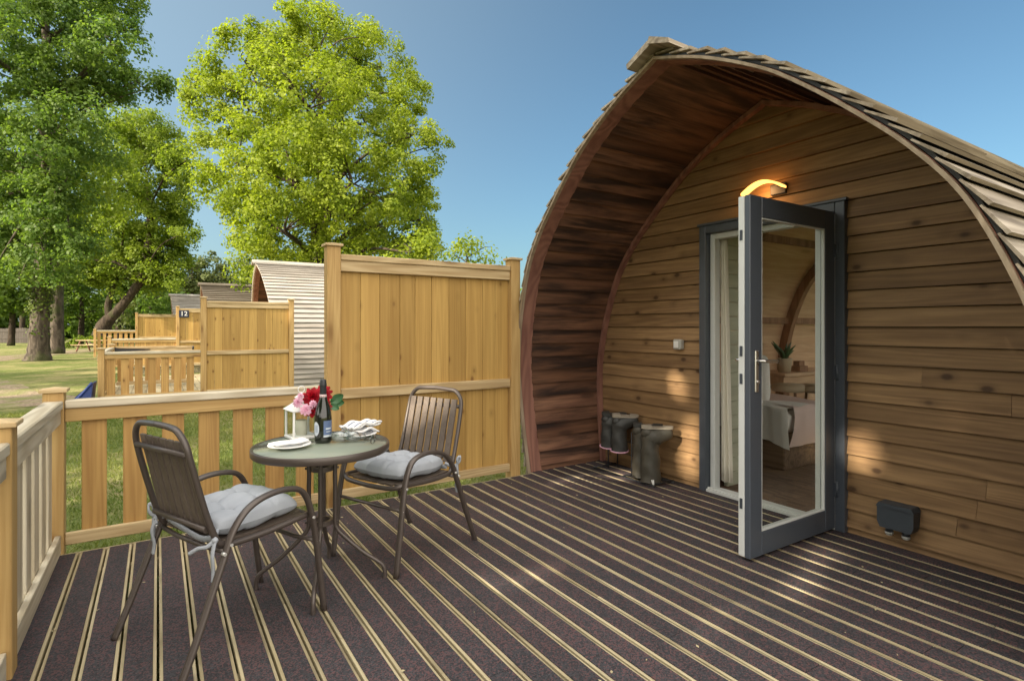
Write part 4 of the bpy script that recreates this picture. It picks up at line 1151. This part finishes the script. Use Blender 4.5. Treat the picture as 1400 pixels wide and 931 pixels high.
# number plate
npx, npy, npz = .75, 22.1-.062, 1.80
pl_ = thing('number_plate', 'navy house number plate reading 12 on the third deck screen', 'sign', (npx,npy,npz))
m = MB(); m.box(npx-.15, npx+.15, npy, npy+.016, npz-.12, npz+.12, .003); m.build('plate', M['navy'], pl_)
fcv = bpy.data.curves.new('digits', 'FONT'); fcv.body = '12'; fcv.size = .22; fcv.align_x = 'CENTER'; fcv.align_y = 'CENTER'; fcv.extrude = .003
ft = bpy.data.objects.new('digit_outline', fcv); COL.objects.link(ft)
bpy.context.view_layer.update()
fm = bpy.data.meshes.new_from_object(ft.evaluated_get(bpy.context.evaluated_depsgraph_get())); bpy.data.objects.remove(ft)
fo = bpy.data.objects.new('digits', fm); COL.objects.link(fo); fo.parent = pl_; fo.location = (0,-.006,0); fo.rotation_euler = (PI/2,0,0); fm.materials.clear(); fm.materials.append(M['white'])
# blue cover by the second deck
m = MB()
bp = [(-1.55,12.10,GZ+.01),(-1.02,12.10,GZ+.01),(-1.02,12.9,GZ+.01),(-1.55,12.9,GZ+.01),(-.99,12.13,.36),(-.96,12.13,.36),(-.96,12.88,.34),(-.99,12.88,.34)]
m.hexa(bp); m.tube(catmull([(-1.56,12.08,GZ+.03),(-1.25,12.08,.02),(-.97,12.1,.38)],4), .02, 6)
tag(m.build('tarpaulin_cover', M['bluetarp']), 'blue tarpaulin cover sloping to the lawn beside the second deck corner post', 'tarpaulin')

# ------------------------------------------------------------------ other pods
def far_pod(label, x0, y0, zg, roofmat, xb):
    root = thing('glamping_pod', label, 'cabin', (x0+3, y0, GZ), 0, 'timber pods in a row')
    xf = lambda z: x0-.086*max(z,-.3)
    def sh(mb): mb.v = [(a, b, c+zg) for a, b, c in mb.v]; return mb
    m = MB(); lap_boards(m, y0, lambda z: xf(z)+.04, x0+1.0, .256, True, -.014, -.001, .016, s0=.03); sh(m).build('canopy_lining', M['lining'], root)
    m = MB(); arch_ring(m, y0, -.034, .012, lambda z: xf(z)+.032, lambda z: xf(z)+.155, 40); sh(m).build('front_rib', M['rib'], root)
    m = MB(); arch_ring(m, y0, -.012, .034, lambda z: xf(z), lambda z: xf(z)+.031, 40); sh(m).build('arch_trim', M['edge'], root)
    m = MB(); lap_boards(m, y0, lambda z: xf(z)-.01, xb, .128, False, .082, .038, -.040, s0=.05, joints=(1.8,3.0)); r_ = sh(m).build('roof', roofmat, root)
    m = MB(); m.prism([(y0+.19,3.045),(y0+.195,3.085),(y0,3.185),(y0-.195,3.10),(y0-.19,3.06),(y0,3.14)], 'x', x0-.36, xb); sh(m)
    o = m.build('ridge_cap', roofmat); o.parent = r_; o.data.transform(Matrix.Translation(-root.location))
    m = MB(); P = [(y, z) for y, z in arch_pts(y0, -.03, 40)]
    m.prism(P, 'x', x0+.95, x0+1.0); sh(m).build('front_wall', M['siding'], root)
    return root
far_pod('arched pod with pale weathered roof right behind the second deck screen', 2.52, 16.5, 0.0, M['shingle_pale'], 8.6)
far_pod('arched pod with dark brown roof peeking over the second deck screen', 1.75, 26.2, 0.0, M['shingle_dark'], 8.0)
far_pod('farthest arched pod with whitish roof beside the number plate', .85, 35.9, 0.0, M['shingle_pale'], 7.0)

# ------------------------------------------------------------------ picnic table
pt = ray_at(128, 470, 36); pt.z = GZ
pc = thing('picnic_table', 'small timber picnic table on the lawn under the leaning tree', 'picnic table', tuple(pt), math.radians(-30))
m = MB()
for i in range(5): m.box(-.9,.9,-.37+.15*i,-.37+.15*i+.14,.70,.74,.005)
m.build('tabletop', M['rail_x'], pc, local=True)
for sg in (1,-1):
    m = MB(); m.box(-.9,.9,sg*.68-.12,sg*.68+.12,.42,.46,.005); m.build('bench', M['rail_x'], pc, local=True)
for sx in (-.65,.65):
    for sg in (1,-1):
        m = MB(); m.tube([(sx,sg*.25,.70),(sx,sg*.62,0)], .045, 6); m.build('leg', M['rib'], pc, local=True)
    m = MB(); m.box(sx-.02,sx+.02,-.74,.74,.36,.42); m.build('crossbar', M['rib'], pc, local=True)
# far dark boarded fence at the wood's edge
fp = [ray_at(-60,438,56), ray_at(42,438,54)]
m = MB(); d = (fp[1]-fp[0]); L_ = math.hypot(d.x,d.y)
root = thing('boarded_fence', 'low dark boarded fence far off at the edge of the trees', 'fence', (fp[0].x,fp[0].y,GZ), math.atan2(d.y,d.x))
xx = 0
while xx < L_: m.box(xx, xx+.18, 0, .03, 0, random.uniform(1.42,1.5)); xx += .2
m.build('boards', M['darkfence'], root, local=True)
m = MB(); m.box(0,L_,-.05,-.001,.4,.5); m.box(0,L_,-.05,-.001,1.1,1.2); m.build('rail', M['darkfence'], root, local=True)

# ------------------------------------------------------------------ trees
def leaf_cloud(name, P, Nn, size, mat, parent, stuff=False):
    """one mesh of folded leaf faces at points P with preferred normals Nn"""
    n = len(P)
    d = rng.normal(size=(n,3)); d /= np.linalg.norm(d,axis=1)[:,None]
    nn = Nn*1.0+rng.normal(size=(n,3))*.48; nn /= np.linalg.norm(nn,axis=1)[:,None]
    d = d-(d*nn).sum(1)[:,None]*nn; d /= (np.linalg.norm(d,axis=1)[:,None]+1e-9)
    s = np.cross(nn, d)
    L = size*rng.uniform(.65,1.25,n)[:,None]; W = L*rng.uniform(.34,.5,n)[:,None]
    droop = nn*L*rng.uniform(-.22,.1,n)[:,None]
    v = np.empty((n,4,3))
    v[:,0] = P-d*L*.5; v[:,1] = P+s*W+droop*.3; v[:,2] = P+d*L*.5+droop; v[:,3] = P-s*W+droop*.3
    me = bpy.data.meshes.new(name); me.vertices.add(n*4); me.vertices.foreach_set('co', v.ravel().astype(np.float32))
    me.loops.add(n*4); me.loops.foreach_set('vertex_index', np.arange(n*4))
    me.polygons.add(n); me.polygons.foreach_set('loop_start', np.arange(n)*4); me.polygons.foreach_set('loop_total', np.full(n,4))
    me.update(); me.materials.append(mat)
    o = bpy.data.objects.new(name, me); COL.objects.link(o)
    if parent is not None: o.parent = parent
    return o
SUNV = np.array((sd.x, sd.y, sd.z))
GAPS = []
def open_gaps(P, Nn):
    keep = np.ones(len(P), bool)
    for (g, r) in GAPS:
        d = P-np.array(g); t = d@SUNV
        keep &= ~((np.linalg.norm(d-t[:,None]*SUNV, axis=1) < r) & (t > 0))
    return P[keep], Nn[keep]
def clumps(lobes, per_vol, rc, leaves, shell=.45, seed=0, flat=.75):
    """lobes: (x,y,z,rx,ry,rz); returns clump centres, leaf points and normals"""
    C = []; Pn = []; Nn = []
    for (cx,cy,cz,rx,ry,rz) in lobes:
        k = max(4, int(per_vol*(rx*ry*rz)**(2/3)))
        u = rng.normal(size=(k,3)); u /= np.linalg.norm(u,axis=1)[:,None]
        rad = (shell+(1-shell)*rng.random(k)**.6)
        c = np.array([cx,cy,cz])+u*rad[:,None]*np.array([rx,ry,rz])
        for i in range(k):
            rr = rc*rng.uniform(.6,1.35); nl = int(leaves*rng.uniform(.6,1.3))
            q = rng.normal(size=(nl,3)); q /= np.linalg.norm(q,axis=1)[:,None]
            qr = rng.random(nl)**.45
            off_ = q*qr[:,None]*rr; off_[:,2] *= flat
            off_[:,2] -= .25*rr*(off_[:,0]**2+off_[:,1]**2)/(rr*rr)
            Pn.append(c[i]+off_); nv = q*.6+np.array([0,0,.55])+u[i]*.35; Nn.append(nv)
            C.append((c[i], u[i]))
    return C, np.concatenate(Pn), np.concatenate(Nn)
def tree(name, label, base, trunk, lobes, mat, barkm, per_vol=14, rc=.55, leaves=46, size=.17, group=None, limbs=True, cat='tree', shell=.45, twigs=26, ivy=None, gaps=False, lstart=.25):
    root = thing(name, label, cat, tuple(base), 0, group)
    C, P, Nn = clumps(lobes, per_vol, rc, leaves, shell)
    if gaps: P, Nn = open_gaps(P, Nn)
    leaf_cloud('crown', P-np.array(base), Nn, size, mat, root)
    m = MB(); tp = catmull([t[:3] for t in trunk], 6); rs = []
    for i in range(len(tp)):
        t = i/6; a = min(int(t), len(trunk)-2); rs.append(trunk[a][3]+(trunk[a+1][3]-trunk[a][3])*(t-a))
    rs = [r*(1+.05*math.sin(i*2.3)) for i, r in enumerate(rs)]
    m.tube(tp, rs, 12)
    if limbs:
        for (cx,cy,cz,rx,ry,rz) in lobes:
            c = Vector((cx,cy,cz))
            cand = [(abs((p.z+ .55*math.hypot(c.x-p.x,c.y-p.y)) - c.z), i) for i, p in enumerate(tp[int(len(tp)*lstart):])]
            i = min(cand)[1]+int(len(tp)*lstart); p = tp[i]; r0 = max(.025, min(rs[i]*.5, rx*.075))
            mid = p.lerp(c,.5)+Vector((random.uniform(-.3,.3),random.uniform(-.3,.3),.12*(c-p).length))
            e = c+Vector((random.uniform(-.2,.2)*rx,random.uniform(-.2,.2)*ry,.3*rz))
            m.tube(catmull([p, mid, c, e], 5), [max(.012, r0*(1-.86*q/15)) for q in range(16)], 7)
        for i in rng.choice(len(C), min(twigs, len(C)), replace=False):
            c, u = C[i]; c = Vector(c); lb = min(lobes, key=lambda l: (Vector(l[:3])-c).length); b = Vector(lb[:3])
            m.tube([b, b.lerp(c,.5)+Vector((0,0,.1)), c], [.035,.024,.008], 5)
    m.build('trunk', barkm, root)
    if ivy:
        leaf_cloud('ivy', ivy[0]-np.array(base), ivy[1], .12, ivy[2], root)
    return root
def L_at(spec, Z, base, depth=1.0, zsq=1.0):
    out = []
    for s in spec:
        px_, py_, rp = s[:3]; dz = s[3] if len(s) > 3 else random.gauss(0, depth)
        p = ray_at(px_, py_, Z+dz); r = rp*(Z+dz)/756
        out.append((p.x,p.y,p.z,r,r,r*zsq))
    return out
def ivy_on(trunk, n, r_extra, z1, mat):
    tp = catmull([t[:3] for t in trunk], 10); k = len(tp)
    P = []; Nn = []
    for _ in range(n):
        i = random.randrange(k); p = tp[i]
        if p.z > z1 or p.z < .75+random.random()*1.2: continue
        if math.sin(p.z*2.1+p.x)+random.gauss(0,.6) < -.1: continue
        t = i/10; a_ = min(int(t), len(trunk)-2); r = trunk[a_][3]+(trunk[a_+1][3]-trunk[a_][3])*(t-a_)
        a = random.uniform(0,2*PI); rr = r+random.uniform(0,r_extra)
        P.append((p.x+rr*math.cos(a)+random.gauss(0,.05),p.y+rr*math.sin(a)+random.gauss(0,.05),p.z+random.gauss(0,.15))); Nn.append((math.cos(a),math.sin(a),.3))
    return np.array(P), np.array(Nn), mat

LM = {
 'bright': leaf_mat('lime_leaves', (.145,.214,.022), (.335,.395,.045), .55),
 'mid': leaf_mat('mid_green_leaves', (.070,.135,.022), (.155,.225,.038), .5),
 'deep': leaf_mat('deep_green_leaves', (.080,.155,.036), (.185,.265,.062), .55),
 'yellow': leaf_mat('yellow_green_leaves', (.125,.195,.022), (.27,.335,.050), .55),
 'pale': leaf_mat('pale_green_leaves', (.095,.125,.040), (.175,.205,.075), .42),
 'ivy': leaf_mat('ivy_leaves', (.05,.09,.015), (.15,.19,.03), .35),
}
BK = {'grey': bark_mat('grey_bark', (.045,.036,.028), (.14,.115,.09), .6), 'brown': bark_mat('brown_bark', (.030,.022,.016), (.080,.060,.044), .45)}

# the big sunlit tree
Zm = 20.8; b = ray_at(437,447,Zm); b.z = GZ
sp = [(430,70,60),(385,62,48),(335,85,50),(300,105,34),(268,112,20,0),(272,150,17,0),(262,128,10,0),(470,62,52),(520,92,46),(552,128,40),(340,150,70),(420,150,85,-2.5),(500,170,75),(565,185,40),(596,198,20,0),
      (325,225,68),(400,235,85,-3),(480,250,80,-2.5),(550,250,50),(585,255,22,0),(348,300,45),(390,315,65,-2.2),(460,315,62),(530,310,55),(568,330,34),(580,365,20),(560,345,40),(578,300,34),(590,335,22),(350,360,38),(400,370,50),(500,372,55),
      (430,120,80,3),(360,240,80,3),(500,230,80,3),(430,320,80,3),(402,22,18,0),(455,28,20,0),(500,50,22,0),(358,42,18,0)]
tk = [tuple(ray_at(437,470,Zm))[:2]+(GZ,.42), tuple(ray_at(438,400,Zm))+(.33,), tuple(ray_at(436,330,Zm))+(.29,), tuple(ray_at(441,240,Zm))+(.20,), tuple(ray_at(438,150,Zm))+(.11,), tuple(ray_at(436,70,Zm))+(.04,)]
tree('sunlit_tree', 'tall rounded bright lime-green tree rising behind the pale-roofed pod', tuple(b), tk, L_at(sp, Zm, b, 1.6), LM['bright'], BK['brown'], per_vol=13, rc=.46, leaves=150, size=.108, twigs=60, shell=.55)

# big left tree with ivy
Zl = 26; b = ray_at(53,492,Zl); b.z = GZ
tk = [tuple(ray_at(52,470,Zl))[:2]+(GZ,.60), tuple(ray_at(53,478,Zl))+(.43,), tuple(ray_at(55,430,Zl))+(.36,), tuple(ray_at(60,350,Zl))+(.34,), tuple(ray_at(64,240,Zl))+(.33,), tuple(ray_at(66,130,Zl))+(.24,), tuple(ray_at(62,20,Zl))+(.14,), tuple(ray_at(60,-70,Zl))+(.05,)]
sp = [(60,40,75),(120,25,55),(165,20,34),(182,38,16,0),(150,62,42),(20,110,70),(90,110,60),(140,112,42),(185,112,26,0),(213,118,18,0),(228,112,9,0),(60,190,70,-3),(110,195,45),(10,210,70),(30,285,55),(80,270,45,-2.5),(-30,60,90),(-60,190,90),(-110,120,90),(60,-50,100),(140,-40,60),(-40,-60,110),(30,330,36),(95,320,28),(60,300,45),(58,340,30),(75,365,18),(35,365,16),(160,110,30),(120,100,50),(30,240,60),(58,300,30,-2),(60,262,36,-2.5),(55,338,26,-1.5),(62,372,18,-1),(28,378,24),(88,352,24),(112,345,28),(18,352,30),(-10,370,30),(-30,300,50),(120,150,34,-3)]
tree('ivy_clad_tree', 'large dark green tree at the left edge with thick ivy-covered trunk on the lawn', tuple(b), tk, L_at(sp, Zl, b, 1.8, .8), LM['deep'], BK['grey'], per_vol=10.5, rc=.58, leaves=105, size=.15, twigs=40, lstart=.55,
     ivy=ivy_on(tk, 15000, .14, 9.0, LM['ivy']))
# trunk behind it
Z2 = 33; b = ray_at(78,470,Z2); b.z = GZ
tk = [tuple(b)+(.40,), tuple(ray_at(78,430,Z2))+(.32,), tuple(ray_at(80,330,Z2))+(.28,), tuple(ray_at(84,220,Z2))+(.18,), tuple(ray_at(90,120,Z2))+(.06,)]
sp = [(90,250,60),(120,200,55),(60,240,50),(130,270,40),(90,320,35),(110,140,50)]
tree('slender_tree', 'pale-barked tree standing just right of and behind the ivy-covered trunk', tuple(b), tk, L_at(sp, Z2, b, 1.2, .85), LM['yellow'], BK['grey'], per_vol=8, rc=.6, leaves=40, size=.22, twigs=16)
# leaning tree
Z3 = 44; b = ray_at(136,456,Z3); b.z = GZ
tk = [tuple(b)+(.75,), tuple(ray_at(142,446,Z3))+(.52,), tuple(ray_at(158,428,Z3))+(.36,), tuple(ray_at(178,404,Z3))+(.31,), tuple(ray_at(196,372,Z3))+(.36,), tuple(ray_at(205,310,Z3))+(.25,), tuple(ray_at(200,240,Z3))+(.08,)]
sp = [(150,200,42),(190,185,42),(222,205,34),(238,255,28),(212,250,46),(160,255,50),(120,290,40),(240,305,22),(215,310,46),(165,320,44),(230,350,34),(195,360,34),(140,355,36),(120,330,30),(236,378,18),(175,170,26),(205,385,16),(252,222,28),(244,285,30),(228,200,30),(255,318,16),(236,335,24),(225,370,24),(120,368,24),(102,352,26),(150,385,20),(212,388,16)]
lt = tree('leaning_tree', 'yellow-green tree with thick leaning forked trunk beyond the picnic table', tuple(b), tk, L_at(sp, Z3, b, 2.0, .85), LM['yellow'], BK['brown'], per_vol=9, rc=.70, leaves=95, size=.20, twigs=16, lstart=.62)
m = MB(); f0 = ray_at(150,436,Z3); m.tube(catmull([f0, ray_at(148,415,Z3), ray_at(158,385,Z3), ray_at(166,350,Z3), ray_at(170,290,Z3)],5), [.30-.012*q for q in range(21)], 9)
m.build('limb', BK['brown'], lt)
# middle-distance trees
G1 = 'leafy trees behind the lawn'
def bush_tree(label, px_, Z, spec, mat, name='broadleaf_tree', group=G1, size=.30, per_vol=6.5, leaves=44, rc=.8, zsq=.85, cat='tree', top=.5):
    b = ray_at(px_, 447, Z); b.z = GZ
    L = L_at(spec, Z, b, 1.5, zsq); cz = max(l[2] for l in L)
    tk = [tuple(b)+(.28,), (b.x+.1,b.y,GZ+(cz-GZ)*.4,.2), (b.x,b.y+.1,GZ+(cz-GZ)*.9,.06)]
    return tree(name, label, tuple(b), tk, L, mat, BK['brown'], per_vol=per_vol, rc=rc, leaves=leaves, size=size, group=group, limbs=True, twigs=8, cat=cat)
bush_tree('pale green rounded tree seen between the leaning tree and the dark roof', 262, 62, [(262,372,26),(245,385,20),(285,365,24),(270,395,22),(255,355,10),(280,388,26)], LM['pale'])
bush_tree('pale green rounded tree directly behind the dark brown roof', 315, 66, [(310,378,26),(335,372,28),(300,395,22),(330,398,26),(345,390,20)], LM['pale'])
bush_tree('small loose-leaved tree showing above the tall screen near the pod', 640, 34, [(640,345,20),(622,350,16),(655,342,18),(645,330,9),(632,334,8),(665,352,14),(640,375,24),(612,362,14),(655,372,20)], LM['bright'], size=.2, leaves=30)
bush_tree('sunlit tree glimpsed between the tall screen post and the pod', 725, 40, [(722,425,26),(735,440,26),(728,405,10),(712,440,18)], LM['yellow'])
bush_tree('dark hazel bush left of the ivy-covered trunk', 15, 47, [(15,400,40),(-20,395,45),(40,405,30),(0,360,38),(40,370,28)], LM['mid'], 'hazel_bush', 'shady bushes at the wood edge', cat='bush')
bush_tree('dark bush between the pale-barked trunk and the leaning tree', 110, 52, [(110,405,26),(95,390,26),(125,395,22),(105,370,28),(130,425,14),(90,425,16)], LM['mid'], 'hazel_bush', 'shady bushes at the wood edge', cat='bush')
bush_tree('pale flowering bush at the foot of the leaning tree', 160, 47, [(168,425,14),(160,436,10),(176,412,9)], LM['pale'], 'flowering_bush', None, cat='bush', size=.22)
bush_tree('dark bush right of the leaning trunk behind the farthest screen', 205, 50, [(200,415,24),(220,405,22),(190,430,16),(235,415,20)], LM['deep'], 'hazel_bush', 'shady bushes at the wood edge', cat='bush')
bush_tree('tall mid-green tree rising behind the ivy-covered trunk', 30, 58, [(30,330,60),(70,320,50),(-30,320,60),(20,260,60),(80,360,40),(-20,240,50)], LM['yellow'], size=.36)
bush_tree('broad tree behind the pale flowering bush', 165, 60, [(165,370,45),(130,360,40),(200,380,36),(150,330,40),(190,340,40)], LM['mid'], size=.36)
b = ray_at(105, 458, 42)
m = thing('nettle_patch', 'bright green leafy clump on the lawn left of the leaning trunk', 'plant', (b.x,b.y,GZ))
C, P, Nn = clumps([(b.x+q*.62-1.1,b.y+random.uniform(-.3,.3),GZ+.45,.6,.6,.55) for q in range(5)], 16, .3, 40, .3)
leaf_cloud('foliage', P-np.array((b.x,b.y,GZ)), Nn, .17, LM['yellow'], m)
# far wood as one mass all round
Ls = []
for q in range(70):
    a = math.radians(-125+250*q/69)+random.uniform(-.03,.03); r = random.uniform(92,120)
    hh = random.uniform(3.4,5.6)
    Ls.append((r*math.sin(a+.2), r*math.cos(a+.2), GZ+hh*.75, hh*1.2, hh*1.2, hh*.85))
C, P, Nn = clumps(Ls, 5.5, 1.3, 34, .6)
tag(leaf_cloud('woodland', P, Nn, .75, LM['mid'], None), 'far belt of woodland', kind='stuff')
# where light reaches the pod and deck between the crowns
def hit_x(px_, py_, x_):
    d = ray_at(px_, py_, 1.0)-Vector((0,0,H)); t = x_/d.x; return (x_, d.y*t, H+d.z*t)
def hit_z(px_, py_, z_):
    d = ray_at(px_, py_, 1.0)-Vector((0,0,H)); t = (z_-H)/d.z; return (d.x*t, d.y*t, z_)
for (a, b, r) in ((927,512,.20),(931,532,.25),(944,572,.19),(946,596,.27),(944,620,.26),(936,605,.22),(1176,612,.21),(1184,636,.19),(945,655,.15),(942,458,.14),(856,600,.18),(868,612,.15)): GAPS.append((hit_x(a,b,XW), r*.62+.01))
for (a, b, r) in ((790,657,.22),(850,652,.24),(780,748,.09),(1125,757,.12),(1255,836,.09),(640,800,.15),(560,640,.17),(700,705,.15),(735,790,.13),(905,770,.12),(600,740,.10),(980,850,.14),(1100,800,.13),(820,850,.13)): GAPS.append((hit_z(a,b,0), r*.8+.055))
# shade trees of the site standing to the left of the deck (they cast the dappled shade)
def shade_tree(label, x_, y_, hgt, rad, z0, dens=1.0):
    L = []
    for q in range(13):
        a = q*2.4; rr = rad*math.sqrt((q+.5)/13)*.8
        L.append((x_+rr*math.cos(a), y_+rr*math.sin(a), random.uniform(z0+1.2, hgt-1.2), rad*.42, rad*.42, rad*.36))
    tk = [(x_,y_,GZ,.5),(x_+.1,y_,hgt*.35,.36),(x_,y_+.1,hgt*.85,.1)]
    return tree('broadleaf_tree', label, (x_,y_,GZ), tk, L, LM['mid'], BK['grey'], per_vol=8*dens, rc=.8, leaves=38, size=.34, group=G1, twigs=10, gaps=True, limbs=False)
shade_tree('broad shade tree standing on the lawn left of the deck', -13.5, -.6, 12.5, 5.6, 2.0, 2.1)
shade_tree('broad shade tree on the lawn behind the left side of the deck', -12.0, -7.5, 12.0, 4.6, 2.4)
shade_tree('tall shade tree far left of the lawn beside the path', -24.0, 8.5, 13.5, 4.6, 3.5)
shade_tree('tall shade tree at the far left of the gravel path', -26.0, 19.5, 12.0, 4.6, 3.0)
